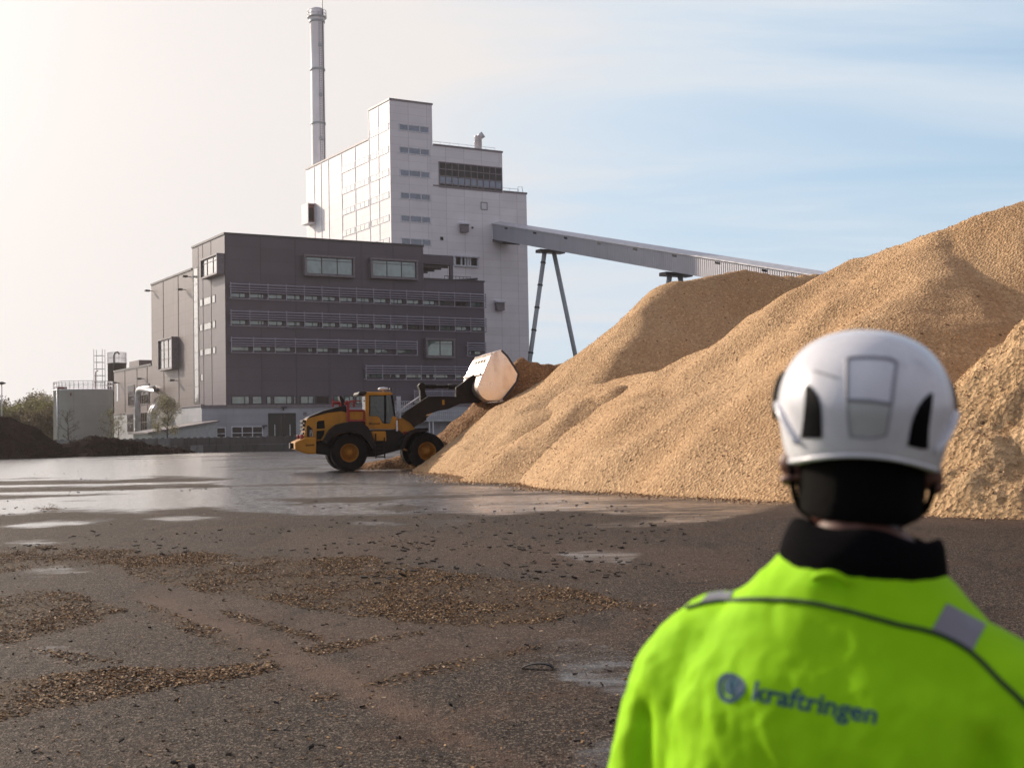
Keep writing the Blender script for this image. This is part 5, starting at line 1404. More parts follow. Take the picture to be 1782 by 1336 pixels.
# cloth folds: long drapes down the back, pulls at the armpits, crumples at the elbows
back = smooth(-y, .02, .10)
low = smooth(1.44 - z, .0, .22)
fold = np.zeros_like(x)
for cx_, w_, sl_, amp_ in ((-.165, .030, .10, .012), (-.115, .026, .16, .008), (-.03, .045, .05, .0035), (.075, .030, -.10, .006), (.135, .026, -.22, .009), (.185, .028, -.16, .011)):
    d = x - cx_ - sl_ * (1.38 - z) + (fbm(z * 1.0, x * 0 + cx_ * 9, 7.0, 3, 3) - .5) * .045
    fold += amp_ * np.exp(-(d / w_) ** 2) * back * low
arm = smooth(np.abs(x), .225, .27)
u_ = (z * 1.0 + np.sign(x) * y * .4)
fold += arm * .0045 * (np.sin(u_ * 52 + fbm(x, z, 9, 5) * 7) * smooth(1.30 - z, 0, .12) + .9 * np.sin((z * .7 + y) * 44 + fbm(y, z, 8, 6) * 6) * smooth(z, 1.2, 1.4) * .6)
arm_pit = np.exp(-((np.abs(x) - .225) / .022) ** 2) * smooth(1.42 - z, 0, .06) * back
fold -= .014 * arm_pit
fold += (fbm(x * 1.3 + z * .3, z * .55 + y, 15, 8, 4) - .5) * .008 + (fbm(x + y, z, 44, 9, 3) - .5) * .0016
rid = 1 - np.abs(2 * fbm(x * 1.9 + .5 * z, z * .42, 8, 21, 3) - 1); rid2 = 1 - np.abs(2 * fbm(x * 1.2 - z * .6, z * .8 + y, 20, 23, 4) - 1)
fold += .0034 * smooth(rid, .62, 1.0) * np.clip(back * smooth(1.47 - z, 0, .12) + arm * .35, 0, 1) + .0008 * smooth(rid2, .72, 1.0) * smooth(1.52 - z, 0, .08)
seam = np.exp(-((x + .0) / .0022) ** 2) * back * smooth(1.45 - z, 0, .03); fold -= .0016 * seam
co2 = co + no * (fold * 1.5)[:, None]
jme.vertices.foreach_set('co', co2.astype(np.float32).ravel()); jme.update()
k = NT('hi_vis_fabric'); pp = k.pos()
n1 = k.noise(pp, 7, 5, .6)
k.color(k.mix(k.step(n1, .3, .7), (.30, .64, .005), (.355, .72, .010))); k.rough(.75); k.b.inputs['Specular IOR Level'].default_value = .12
pass
wvx = k.n('ShaderNodeTexVoronoi'); k.l(pp, wvx.inputs['Vector']); wvx.inputs['Scale'].default_value = 700
k.l(k.bump(wvx.outputs['Distance'], .12, .001), k.b.inputs['Normal']); MAT['hivis'] = k.m
for pl in jme.polygons: pl.use_smooth = True
jme.materials.clear(); jacket = link_mesh('jacket', jme, MAT['hivis'], man)
MW = Matrix.Translation(MAN) @ Matrix.Rotation(MAN_YAW, 4, 'Z'); MI = MW.inverted()
bvh = BVHTree.FromPolygons([tuple(v.co) for v in jme.vertices], [tuple(p.vertices) for p in jme.polygons])
EYE_L = MI @ EYE
def onj(px, py, lift=.0015):
    d = (MI.to_3x3() @ ray(px, py)).normalized()
    h, nrm, i, dist = bvh.ray_cast(EYE_L, d)
    if h is None: return None
    return h + nrm * lift
def patch(quad, nu, nv, lift=.0016, thick=.0012):
    """a strip of trim sewn onto the cloth between four corners"""
    vs = []; ok_ = True
    for j in range(nv + 1):
        for i in range(nu + 1):
            a, b = i / nu, j / nv
            q = (Vector(quad[0]) * (1 - a) + Vector(quad[1]) * a) * (1 - b) + (Vector(quad[3]) * (1 - a) + Vector(quad[2]) * a) * b
            h = onj(q.x, q.y, lift); vs.append(h)
    fs = [(j * (nu + 1) + i, j * (nu + 1) + i + 1, (j + 1) * (nu + 1) + i + 1, (j + 1) * (nu + 1) + i) for j in range(nv) for i in range(nu)]
    fs = [f for f in fs if all(vs[i] is not None for i in f)]
    vs = [v if v is not None else Vector((0, 0, 1.2)) for v in vs]
    return vs, fs
MAT['reflective'] = simple('grey_reflective_tape', (.24, .23, .26), .35, .3, var=.05)
MAT['piping'] = simple('dark_green_piping', (.02, .05, .012), .7)
MAT['logo'] = simple('navy_print', (.003, .055, .13), .6, var=.05)
MAT['logo_light'] = simple('teal_print', (.012, .13, .18), .6, var=.05)
for quad, nm in (([(1647, 1050), (1716, 1087), (1690, 1134), (1620, 1098)], 'right'), ([(1246, 1021), (1290, 1013), (1266, 1046), (1214, 1053)], 'left')):
    vs, fs = patch(quad, 10, 8); m = MB(); m.add(vs, fs, True); m.build('reflective_patch', MAT['reflective'], jacket)
pl_ = catmull([(1196, 1058, 0), (1240, 1048, 0), (1320, 1043, 0), (1400, 1047, 0), (1480, 1064, 0), (1560, 1086, 0), (1630, 1103, 0), (1690, 1136, 0), (1740, 1184, 0), (1782, 1224, 0), (1810, 1256, 0)], 10)
pp_ = [onj(q.x, q.y, .0012) for q in pl_]; pp_ = [q for q in pp_ if q is not None]
m = MB(); m.tube(pp_, .0032, 6); m.build('piping', MAT['piping'], jacket)
# printed emblem and word
def disc(cx_, cy_, rx, ry, ro, lift, ri=0.0, a0=0, a1=360, lop=.0):
    n_ = 40; vs = []; fs = []
    for i in range(n_ + 1):
        a = R_(a0 + (a1 - a0) * i / n_); w = 1 + lop * math.cos(3 * a + .6)
        for q in ([ri, ri + (1 - ri) / 2, 1]):
            ex, ey = rx * q * w * math.cos(a), ry * q * w * math.sin(a)
            vs.append(onj(cx_ + ex * math.cos(ro) - ey * math.sin(ro), cy_ + ex * math.sin(ro) + ey * math.cos(ro), lift))
    for i in range(n_):
        for j in range(2): fs.append((i * 3 + j, i * 3 + j + 1, i * 3 + j + 4, i * 3 + j + 3))
    return vs, fs
m = MB(); m.add(*disc(1272, 1196, 25, 26, .1, .0010, .66, lop=.05)); m.add(*disc(1275, 1194, 15, 15.5, .1, .0010, 0, lop=.03)); m.build('emblem', MAT['logo'], jacket, weld=False)
m = MB(); m.add(*disc(1277, 1192, 10.5, 11, 0, .0017, .62, 60, 330)); m.add(*disc(1281, 1190, 4.5, 4.5, 0, .0017, 0)); m.build('emblem_inlay', MAT['logo_light'], jacket, weld=False)
cu = bpy.data.curves.new('word', 'FONT'); cu.body = 'kraftringen'; cu.size = 1.0; cu.offset = .022; cu.resolution_u = 4
to = bpy.data.objects.new('word', cu); COL.objects.link(to); dg = bpy.context.evaluated_depsgraph_get(); dg.update()
tme = bpy.data.meshes.new_from_object(to.evaluated_get(dg)); bpy.data.objects.remove(to)
bm = bmesh.new(); bm.from_mesh(tme)
bmesh.ops.triangulate(bm, faces=bm.faces); 
bmesh.ops.subdivide_edges(bm, edges=[e for e in bm.edges if e.calc_length() > .12], cuts=2, use_grid_fill=True)
w0 = min(v.co.x for v in bm.verts); w1 = max(v.co.x for v in bm.verts)
Pa, Pb = Vector((1309, 1217)), Vector((1524, 1259)); ux = (Pb - Pa).normalized(); uy = Vector((ux.y, -ux.x)); sx = (Pb - Pa).length / (w1 - w0)
sy = 48.0
for v in bm.verts:
    q = Pa + ux * (v.co.x - w0) * sx + (uy * v.co.y * sy)
    h = onj(q.x, q.y, .0011); v.co = h if h is not None else Vector((0, 0, 1.2))
for f in bm.faces: f.smooth = False
bmesh.ops.recalc_face_normals(bm, faces=bm.faces)
tme = bpy.data.meshes.new('lettering'); bm.to_mesh(tme); bm.free(); link_mesh('lettering', tme, MAT['logo'], jacket)
# collar: black fleece lined stand-up collar with hanging loop
MAT['collar'] = simple('black_fleece_collar', (.006, .0055, .0065), .95, var=.2, bump=.5, bscale=400, spec=.04)
m = MB(); n = 48; rings = []
for z, a, b, cy_ in ((1.560, .102, .096, .004), (1.578, .105, .101, .004), (1.594, .102, .099, .006), (1.610, .098, .094, .010), (1.618, .094, .089, .012), (1.619, .090, .084, .013), (1.605, .087, .080, .012), (1.57, .086, .078, .01)):
    rings.append([tilt((a * math.cos(2 * math.pi * k_ / n), cy_ + b * math.sin(2 * math.pi * k_ / n), z - .0025 - .045 * a * math.cos(2 * math.pi * k_ / n) - .010 * math.sin(2 * math.pi * k_ / n) + .004 * math.sin(5 * 2 * math.pi * k_ / n + 1))) for k_ in range(n)])
m.add([q for r_ in rings for q in r_], [(i * n + k_, i * n + (k_ + 1) % n, (i + 1) * n + (k_ + 1) % n, (i + 1) * n + k_) for i in range(len(rings) - 1) for k_ in range(n)], True)
collar = m.build('collar', MAT['collar'], man)
m = MB(); m.tube([tilt(q) for q in catmull([(-.022, -.104, 1.564), (-.012, -.107, 1.570), (.002, -.108, 1.572), (.014, -.107, 1.569), (.020, -.104, 1.563)], 5)], .0055, 8); m.build('hanging_loop', MAT['hivis'], collar)
# hair and nape
MAT['hair'] = simple('short_black_hair', (.006, .005, .0045), .8, var=.2, bump=.6, bscale=500, spec=.08)
def hp(x, y, z): return head((x, y, z))
m = MB(); rings = []; n = 40
for z, a, b, cy_ in ((1.632, .066, .074, .008), (1.638, .074, .080, .010), (1.662, .080, .088, .018), (1.69, .082, .097, .026), (1.73, .083, .104, .030), (1.77, .083, .102, .030)):
    rings.append([hp(a * math.cos(math.pi + math.pi * k_ / n), cy_ + b * math.sin(math.pi + math.pi * k_ / n), z) for k_ in range(n + 1)])
m.add([q for r_ in rings for q in r_], [(i * (n + 1) + k_, i * (n + 1) + k_ + 1, (i + 1) * (n + 1) + k_ + 1, (i + 1) * (n + 1) + k_) for i in range(len(rings) - 1) for k_ in range(n)], True)
m.build('hair', MAT['hair'], man)
# eyes
MAT['eye'] = simple('eye', (.6, .6, .6), .1)
for s in (-1, 1):
    m = MB(); q = hp(s * .031, .112, 1.735); m.lathe([(.0005, -.012), (.008, -.009), (.012, 0), (.008, .009), (.0005, .012)], 14, q); m.build('eye', MAT['eye'], man)
# --- helmet
MAT['helmet'] = simple('white_helmet_shell', (.74, .74, .78), .22, var=.06, scale=9, dirt=(.40, .40, .44, .55))
MAT['helmet_black'] = simple('black_helmet_plastic', (.004, .004, .005), .7, spec=.08)
MAT['helmet_line'] = simple('grey_helmet_groove', (.30, .30, .34), .5)
MAT['helmet_tape'] = simple('pale_reflective_sticker', (.60, .62, .60), .3, .1)
PROF = catmull([(.093, 0, 0), (.099, .013, 0), (.1065, .040, 0), (.1105, .066, 0), (.1055, .094, 0), (.094, .118, 0), (.075, .139, 0), (.050, .153, 0), (.023, .160, 0), (.001, .161, 0)], 5)
HZ = 1.712; HC = .028; HB = 1.26
def shell(t, w, h, grow=0.0):
    """point on the helmet: t angle (0 right, 90 front), w half width and h height above the back rim"""
    a = w + grow; b = w * HB + grow
    c, s = math.cos(t), math.sin(t)
    dip = 0.0
    if h < .05:
        f = 1 - h / .05
        dip = f * (-.010 * math.cos(2 * t) - .008) - f * .012 * max(0, s)     # rim lower over the ears, arched at the nape
    return (a * c, HC + b * s, HZ + h + dip)
n = 72; m = MB()
rings = [[hp(*shell(2 * math.pi * k_ / n, q.x, q.y)) for k_ in range(n)] for q in PROF]
inner = [[hp(*shell(2 * math.pi * k_ / n, q.x, q.y, -.006)) for k_ in range(n)] for q in PROF[:10]]
allr = list(reversed(inner)) + rings
m.add([q for r_ in allr for q in r_], [(i * n + k_, i * n + (k_ + 1) % n, (i + 1) * n + (k_ + 1) % n, (i + 1) * n + k_) for i in range(len(allr) - 1) for k_ in range(n)], True)
helmet = m.build('helmet', MAT['helmet'], man)
rim_ = [hp(*shell(2 * math.pi * k_ / n, .0945, .003)) for k_ in range(n + 1)]
HM = {}
hb = BVHTree.FromPolygons([tuple(v.co) for v in helmet.data.vertices], [tuple(p.vertices) for p in helmet.data.polygons])
def onh(px, py, lift):
    d = (MI.to_3x3() @ ray(px, py)).normalized(); h, nrm, i, dist = hb.ray_cast(EYE_L, d)
    if h is None: return None
    if nrm.dot(d) > 0: nrm = -nrm
    return h + nrm * lift
def hpatch(rows, nu=8, lift=.0012):
    """rows of (y, x left, x right) laid on the back of the shell, doubled into a thin plate"""
    R2 = []
    for i in range(len(rows) - 1):
        for k_ in range(3):
            t = k_ / 3; R2.append(tuple(rows[i][j] * (1 - t) + rows[i + 1][j] * t for j in range(3)))
    R2.append(rows[-1])
    vs = [onh(xl + (xr - xl) * i / nu, y, lift) for y, xl, xr in R2 for i in range(nu + 1)]
    fs = [(j * (nu + 1) + i, j * (nu + 1) + i + 1, (j + 1) * (nu + 1) + i + 1, (j + 1) * (nu + 1) + i) for j in range(len(R2) - 1) for i in range(nu)]
    fs = [f for f in fs if all(vs[i] is not None for i in f)]
    return [v if v is not None else Vector((0, 0, 1.8)) for v in vs], fs
hx = lambda q: 1300 + q / 3.18
hy = lambda q: 540 + q / 3.18
for rows in ([(412, 328, 345), (440, 326, 372), (480, 324, 398), (530, 320, 412), (600, 314, 416), (660, 306, 417), (706, 298, 416)], [(458, 1008, 1026), (490, 975, 1024), (530, 945, 1020), (590, 918, 1012), (650, 902, 1004), (720, 890, 1000), (745, 884, 1000), (766, 960, 1000)]):
    vs, fs = hpatch([(hy(y), hx(a), hx(b)) for y, a, b in rows], 6); m = MB(); m.add(vs, fs, True); m.build('vent', MAT['helmet_black'], helmet)
def hline(pts, w, lift=.0010, name='groove', mat_='helmet_line'):
    q = [onh(hx(a), hy(b), lift) for a, b in pts]; q = [v for v in q if v is not None]; m = MB(); m.tube(q, w, 5); return m
def dens(pts, k_=6):
    o = []
    for a, b in zip(pts[:-1], pts[1:]): o += [(a[0] + (b[0] - a[0]) * t / k_, a[1] + (b[1] - a[1]) * t / k_) for t in range(k_)]
    return o + [pts[-1]]
m = hline(dens([(552, 480), (552, 270), (600, 262), (700, 262), (790, 270), (828, 290), (812, 400), (800, 515)]), .0022)
m2 = hline(dens([(552, 495), (680, 500), (798, 518)]), .0024); m.v, m.f, m.sm = m.v + m2.v, m.f + [[i + len(m.v) for i in f] for f in m2.f], m.sm + m2.sm
m2 = hline(dens([(552, 495), (560, 600), (572, 695), (680, 705), (768, 690), (785, 600), (798, 518)]), .0012); b_ = len(m.v); m.v += m2.v; m.f += [[i + b_ for i in f] for f in m2.f]; m.sm += m2.sm
m2 = hline(dens([(370, 335), (440, 355), (505, 375)]), .0010); b_ = len(m.v); m.v += m2.v; m.f += [[i + b_ for i in f] for f in m2.f]; m.sm += m2.sm
m.build('groove', MAT['helmet_line'], helmet, weld=False)
vs, fs = hpatch([(hy(505), hx(558), hx(792)), (hy(600), hx(566), hx(780)), (hy(690), hx(578), hx(764))], 8, .0007); m = MB(); m.add(vs, fs, True); m.build('sticker', MAT['helmet_tape'], helmet)
m = MB(); m.tube(rim_, .0032, 8, caps=False); m.build('rim', MAT['helmet'], helmet)
for s in (-1, 1):     # flared wing above each ear
    m = MB(); q = [hp(*shell(a if s > 0 else math.pi - a, w, h, .0015)) for a, w, h in ((-.10, .1105, .062), (-.28, .1105, .052), (-.46, .1075, .036), (-.66, .1025, .018))]
    m.tube(catmull(q, 5), [.0015] + [.0045] * 14 + [.001], 8); m.build('ridge', MAT['helmet'], helmet)
for s in (-1, 1):     # ear-muff clips on the sides
    m = MB(); pts = [hp(s * .097, .060, HZ + .100), hp(s * .105, .048, HZ + .085), hp(s * .108, .040, HZ + .062), hp(s * .106, .034, HZ + .040)]
    m.tube(catmull(pts, 4), [.006] + [.0105] * 11 + [.007], 10); m.build('side_clip', MAT['helmet_black'], helmet)
    # chin strap
    m = MB(); m.tube(catmull([hp(s * .090, -.002, HZ - .01), hp(s * .084, .004, 1.66), hp(s * .070, .045, 1.632), hp(s * .025, .095, 1.605)], 5), .0045, 6); m.build('chin_strap', MAT['helmet_black'], helmet)
# ================================================================= wheel loader
LPHI = R_(14)
hub = at_depth(608.4, 786.5, 60.4)
LX = Vector((math.cos(LPHI), math.sin(LPHI), 0)); LY = Vector((-math.sin(LPHI), math.cos(LPHI), 0))
NEAR = -1.48
O_ = hub - LY * NEAR; O_.z = 0
ld = empty('wheel_loader', O_, LPHI)
tag(ld, 'yellow wheel loader lifting a big steel bucket at the edge of the wood chip pile', 'wheel loader')
def Lp(px, py, y):
    d = ray(px, py); t = (y - (EYE - O_).dot(LY)) / d.dot(LY); P = EYE + d * t - O_
    return P.dot(LX), P.z
c4 = lambda x, y: (500 + x / 3.7125, 590 + y / 3.7125)
c8 = lambda x, y: (500 + x / 5.94, 660 + y / 5.94)
def poly(pts, y, c=c8): return [Lp(*c(*p), y) for p in pts]
MAT['yellow'] = simple('loader_yellow_paint', (.44, .195, .014), .45, 0, spec=.3, var=.08, scale=1.2, dirt=(.16, .085, .035, .7))
MAT['loader_dark'] = simple('loader_dark_grey_paint', (.012, .0095, .011), .5, 0, var=.15, scale=1.5, spec=.2, dirt=(.035, .024, .017, .5))
MAT['rubber'] = simple('tyre_rubber', (.009, .008, .008), .9, var=.2, scale=3, spec=.15, dirt=(.03, .022, .017, .5), bump=.2, bscale=40)
MAT['rim'] = simple('yellow_rim', (.33, .135, .013), .5, spec=.25, var=.12, scale=3, dirt=(.10, .055, .025, .75))
MAT['arm'] = simple('lift_arm_paint', (.014, .0095, .008), .55, 0, var=.2, scale=1.5, spec=.2, dirt=(.045, .028, .018, .6))
MAT['worn_steel'] = simple('worn_bucket_steel', (.88, .80, .76), .22, .97, var=.05, scale=.8, dirt=(.42, .25, .15, .5), bump=.12, bscale=2.2)
MAT['bucket_paint'] = simple('scuffed_bucket_back', (.52, .43, .38), .42, .6, var=.2, scale=1.6, dirt=(.20, .12, .08, .6))
MAT['chrome'] = simple('hydraulic_rod', (.8, .8, .82), .12, 1.0, var=.02)
MAT['red'] = simple('red_rail_paint', (.26, .022, .02), .5)
MAT['interior'] = simple('cab_interior', (.010, .010, .011), .8, spec=.1)
k = NT('cab_glass'); tr = k.n('ShaderNodeBsdfTransparent'); tr.inputs['Color'].default_value = (.36, .45, .45, 1); gl = k.n('ShaderNodeBsdfGlossy'); gl.inputs['Roughness'].default_value = .02
fr = k.n('ShaderNodeFresnel'); fr.inputs['IOR'].default_value = 1.5; ms = k.n('ShaderNodeMixShader'); k.l(k.math('ADD', k.math('MULTIPLY', fr.outputs[0], 1.2), .05, clamp=True), ms.inputs[0]); k.l(tr.outputs[0], ms.inputs[1]); k.l(gl.outputs[0], ms.inputs[2]); k.l(ms.outputs[0], k.o.inputs['Surface']); MAT['cab_glass'] = k.m

def slab(name, pts, y0, y1, mat_, parent=ld, c=c8, bevel=.03):
    m = MB(); m.prism_y(poly(pts, y0, c), y0, y1); return m.build(name, MAT[mat_], parent, bevel=bevel)
# ---- wheels
RW = .865
xf, zf = Lp(*c4(905, 730), NEAR)
for (wx, wz), sx in (((0, 0), 0), ((xf, zf - RW), 1)):
    wz = 0 if sx == 0 else max(0.0, wz) 
    for side in (-1, 1):
        w = empty('wheel', (wx, side * 1.11, RW + wz)); w.parent = ld
        m = MB(); hw = .375
        m.lathe([(.42, -hw * .80), (.60, -hw * .98), (.75, -hw), (.835, -hw * .86), (RW - .02, -hw * .55), (RW - .015, 0), (RW - .02, hw * .55), (.835, hw * .86), (.75, hw), (.60, hw * .98), (.42, hw * .80)], 56, axis='y', caps=False)
        nl = 26
        for i in range(nl):
            for s in (-1, 1):
                a = 2 * math.pi * (i + (.25 if s > 0 else .75)) / nl; da = .075
                def P(r, aa, y): return (r * math.cos(aa), y, r * math.sin(aa))
                m.hexa([P(RW - .06, a - da, s * .02), P(RW - .06, a + da, s * .02), P(RW - .10, a + da + .06, s * .36), P(RW - .10, a - da + .06, s * .36),
                        P(RW + .015, a - da, s * .02), P(RW + .015, a + da, s * .02), P(RW - .035, a + da + .06, s * .365), P(RW - .035, a - da + .06, s * .365)])
        m.build('tyre', MAT['rubber'], w)
        m = MB(); s = side
        m.lathe([(.435, s * hw * .82), (.43, s * hw * .9), (.40, s * hw * .86), (.385, s * .12), (.31, s * .10), (.28, s * .16), (.17, s * .18), (.155, s * .26), (.10, s * .28), (.005, s * .285)], 40, axis='y', caps=False)
        m.lathe([(.435, -s * hw * .82), (.40, -s * hw * .7), (.3, -s * .05), (.005, -s * .04)], 32, axis='y', caps=False)
        for i in range(16):
            a = 2 * math.pi * i / 16; m.lathe([(.022, s * .10), (.022, s * .135), (.001, s * .14)], 6, (.345 * math.cos(a), 0, .345 * math.sin(a)), 'y')
        m.build('rim', MAT['rim'], w)
# ---- rear: counterweight, hood, cover, vents
slab('counterweight', [(78, 650), (180, 604), (300, 600), (300, 768), (215, 772), (80, 722)], -1.28, 1.28, 'yellow', bevel=.06)
b_ = slab('engine_hood', [(196, 412), (230, 392), (420, 340), (562, 325), (625, 322), (800, 322), (800, 500), (560, 560), (430, 620), (300, 640), (170, 604)], -.93, .93, 'yellow', bevel=.07)
slab('hood_cover', [(200, 410), (232, 382), (370, 325), (520, 285), (600, 268), (625, 300), (625, 345), (562, 328), (420, 344), (232, 396)], -.95, .95, 'loader_dark', bevel=.03)
slab('air_intake', [(545, 290), (548, 225), (535, 175), (560, 168), (590, 215), (606, 275), (608, 300)], -.35, .35, 'loader_dark', bevel=.03)
for nm, pts in (('side_vent', [(306, 440), (325, 428), (382, 424), (388, 505), (303, 512)]), ('side_vent', [(302, 532), (386, 526), (376, 575), (345, 618), (302, 620)]), ('side_badge', [(204, 480), (222, 476), (262, 515), (266, 588), (204, 592)])):
    for sgn in (1, -1):
        m = MB(); P = poly(pts, -.95); m.prism_y(P, -.955 * sgn, -.925 * sgn); q = m.build(nm, MAT['interior' if nm == 'side_vent' else 'loader_dark'], b_)
def word(txt, px, py, h, parent, mat_, y, vertical=False, cset=c8, w=None):
    cu = bpy.data.curves.new('word', 'FONT'); cu.body = txt; cu.size = 1; cu.extrude = 0.004; cu.offset = .01
    o = bpy.data.objects.new('word', cu); COL.objects.link(o); dg = bpy.context.evaluated_depsgraph_get(); dg.update()
    me = bpy.data.meshes.new_from_object(o.evaluated_get(dg)); bpy.data.objects.remove(o)
    x0, z0 = Lp(*cset(px, py), y)
    ww = max(v.co.x for v in me.vertices)
    for v in me.vertices:
        a, b = v.co.x * h * (w / (ww * h) if w else 1), v.co.y * h
        if vertical: a, b = -b, a
        v.co = (x0 + a, y - .012 - v.co.z, z0 + b)
    return link_mesh('lettering', me, MAT[mat_], parent)
MAT['letter_white'] = simple('pale_lettering', (.55, .55, .55), .5)
word('L220H', 262, 590, .20, b_, 'letter_white', -.95, True, w=.30)
# dark hull under the hood and rear grille with lamps
slab('chassis', [(215, 690), (300, 600), (900, 520), (1150, 520), (1290, 640), (1200, 720), (900, 800), (560, 800), (300, 770)], -.70, .70, 'loader_dark', bevel=.03)
m = MB(); x0, z0 = Lp(*c8(196, 430), -.9); x1, z1 = Lp(*c8(150, 600), -.9)
for kx in range(5):
    z = z0 + (z1 - z0) * kx / 4; m.box(x0 - .16, x0 + .08, -.80, .80, z - .055, z + .055)
m.box(x0 - .08, x0 + .10, -.86, -.76, z1, z0); m.box(x0 - .08, x0 + .10, .76, .86, z1, z0)
m.build('rear_grille', MAT['loader_dark'], ld, bevel=.015)
MAT['lamp_red'] = simple('red_tail_lamp', (.30, .02, .015), .2)
for s in (-1, 1):
    m = MB(); m.lathe([(.001, .0), (.10, .0), (.12, .06), (.12, .16), (.001, .16)], 14, (x0 - .30, s * .86, z1 + .02), 'x'); m.build('tail_light', MAT['lamp_red'], ld)
m = MB(); a, z = Lp(*c8(78, 690), -1.2); m.box(a - .16, a + .05, -.35, .35, z - .12, z + .14); m.build('tow_hitch', MAT['loader_dark'], ld, bevel=.02)
# ---- fenders
def fender(pts_out, pts_in, y0, y1):
    m = MB(); a = poly(pts_out, y0); bq = poly(pts_in, y0); m.prism_y(a + list(reversed(bq)), y0, y1); return m.build('fender', MAT['loader_dark'], ld, bevel=.02)
fo = [(372, 648), (400, 585), (440, 520), (505, 468), (590, 446), (700, 444), (785, 452), (835, 490), (872, 560), (905, 660), (915, 700)]
fi = [(412, 668), (440, 630), (480, 590), (535, 562), (600, 548), (690, 550), (755, 566), (798, 598), (832, 645), (860, 690), (878, 720)]  # inner edge deepened so the dark fender stands for the arch shade
fender(fo, fi, NEAR - .03, -.66); fender(fo, fi, .66, 1.48)
slab('wheel_arch_shade', [(400, 690), (440, 560), (600, 470), (760, 480), (860, 600), (890, 760), (600, 800)], -.72, .72, 'interior', bevel=.02)  # dark panels added to stand for the shade of the wheel wells
slab('wheel_arch_shade', [(1200, 700), (1250, 590), (1320, 540), (1430, 545), (1480, 640), (1480, 760), (1300, 760)], -.70, .70, 'interior', bevel=.02)
go = [(1165, 720), (1190, 640), (1240, 560), (1300, 522), (1400, 512), (1445, 528)]
gi_ = [(1200, 725), (1225, 655), (1265, 590), (1320, 552), (1400, 540), (1445, 545)]
fender(go, gi_, NEAR - .03, -.70); fender(go, gi_, .70, 1.48)
# ---- cab
cab = empty('cab', (0, 0, 0)); cab.parent = ld
def cslab(name, pts, y0, y1, mat_, bevel=.03, c=c8):
    return slab(name, pts, y0, y1, mat_, cab, c, bevel)
cslab('roof', [(735, 140), (760, 128), (1060, 130), (1092, 142), (1088, 158), (1020, 166), (840, 166), (800, 160), (742, 166)], -.92, .92, 'yellow', bevel=.04)
cslab('roof_lamp_bar', [(728, 150), (745, 126), (810, 122), (830, 140), (800, 162), (745, 172)], -.94, .94, 'loader_dark', bevel=.05)
for y0, y1 in ((-.90, -.80), (.80, .90)):
    cslab('rear_pillar', [(806, 160), (846, 160), (846, 385), (806, 385)], y0, y1, 'yellow', .015)
    cslab('door_frame', [(846, 160), (1015, 160), (1015, 172), (858, 172), (858, 378), (846, 384)], y0, y1, 'interior', .008)
    cslab('middle_pillar', [(1002, 160), (1024, 160), (1024, 455), (1002, 455)], y0, y1, 'interior', .008)
    cslab('front_pillar', [(1072, 165), (1092, 165), (1110, 300), (1122, 400), (1106, 400), (1092, 310)], y0, y1, 'interior', .01)
    cslab('side_panel', [(805, 380), (930, 380), (952, 395), (985, 452), (1005, 458), (1062, 456), (1078, 400), (1092, 380), (1120, 384), (1132, 400), (1132, 500), (1120, 515), (850, 515), (805, 480)], y0 - .01, y1 + .01, 'yellow', .03)
cslab('floor', [(815, 470), (1120, 470), (1120, 512), (850, 512)], -.78, .78, 'interior', .02)
cslab('rear_wall', [(808, 330), (830, 330), (830, 470), (808, 470)], -.79, .79, 'interior', .01)
m = MB(); P = poly([(850, 166), (1072, 166), (1104, 395), (1060, 452), (1003, 452), (950, 392), (930, 378), (850, 378)], -.86)
m.prism_y(P, -.862, -.85); m.build('side_window', MAT['cab_glass'], cab); m = MB(); m.prism_y(P, .85, .862); m.build('side_window', MAT['cab_glass'], cab)
m = MB(); a, bq = poly([(1082, 170), (1108, 395)], -.86); c_, d_ = poly([(822, 170), (822, 330)], -.86)
m.hexa([(a[0], -.8, a[1]), (a[0] + .01, -.8, a[1]), (a[0] + .01, .8, a[1]), (a[0], .8, a[1]), (bq[0], -.8, bq[1]), (bq[0] + .01, -.8, bq[1]), (bq[0] + .01, .8, bq[1]), (bq[0], .8, bq[1])])
m.build('windscreen', MAT['cab_glass'], cab)
m = MB(); m.hexa([(c_[0], -.8, d_[1]), (c_[0] + .01, -.8, d_[1]), (c_[0] + .01, .8, d_[1]), (c_[0], .8, d_[1]), (c_[0], -.8, c_[1]), (c_[0] + .01, -.8, c_[1]), (c_[0] + .01, .8, c_[1]), (c_[0], .8, c_[1])]); m.build('rear_window', MAT['cab_glass'], cab)
cslab('seat', [(862, 380), (870, 280), (900, 278), (905, 375), (965, 385), (965, 430), (862, 430)], -.28, .28, 'interior', .05)
cslab('console', [(1005, 460), (1020, 350), (1045, 340), (1060, 400), (1060, 460)], -.25, .25, 'interior', .03)
m = MB(); a, z = Lp(*c8(990, 100), 0); m.lathe([(.05, z - .2), (.05, z - .06), (.20, z - .05), (.27, z), (.20, z + .07), (.01, z + .09)], 24, (a, 0, 0)); m.build('satellite_receiver', MAT['trim_white'], cab)
m = MB(); a, z = Lp(*c8(1070, 100), -.6); m.tube([(a, -.6, z - .25), (a, -.6, z)], .035, 8); m.lathe([(.001, -.06), (.06, -.05), (.07, .03), (.001, .06)], 10, (a, -.6, z)); m.build('work_light', MAT['trim_dark'], cab)
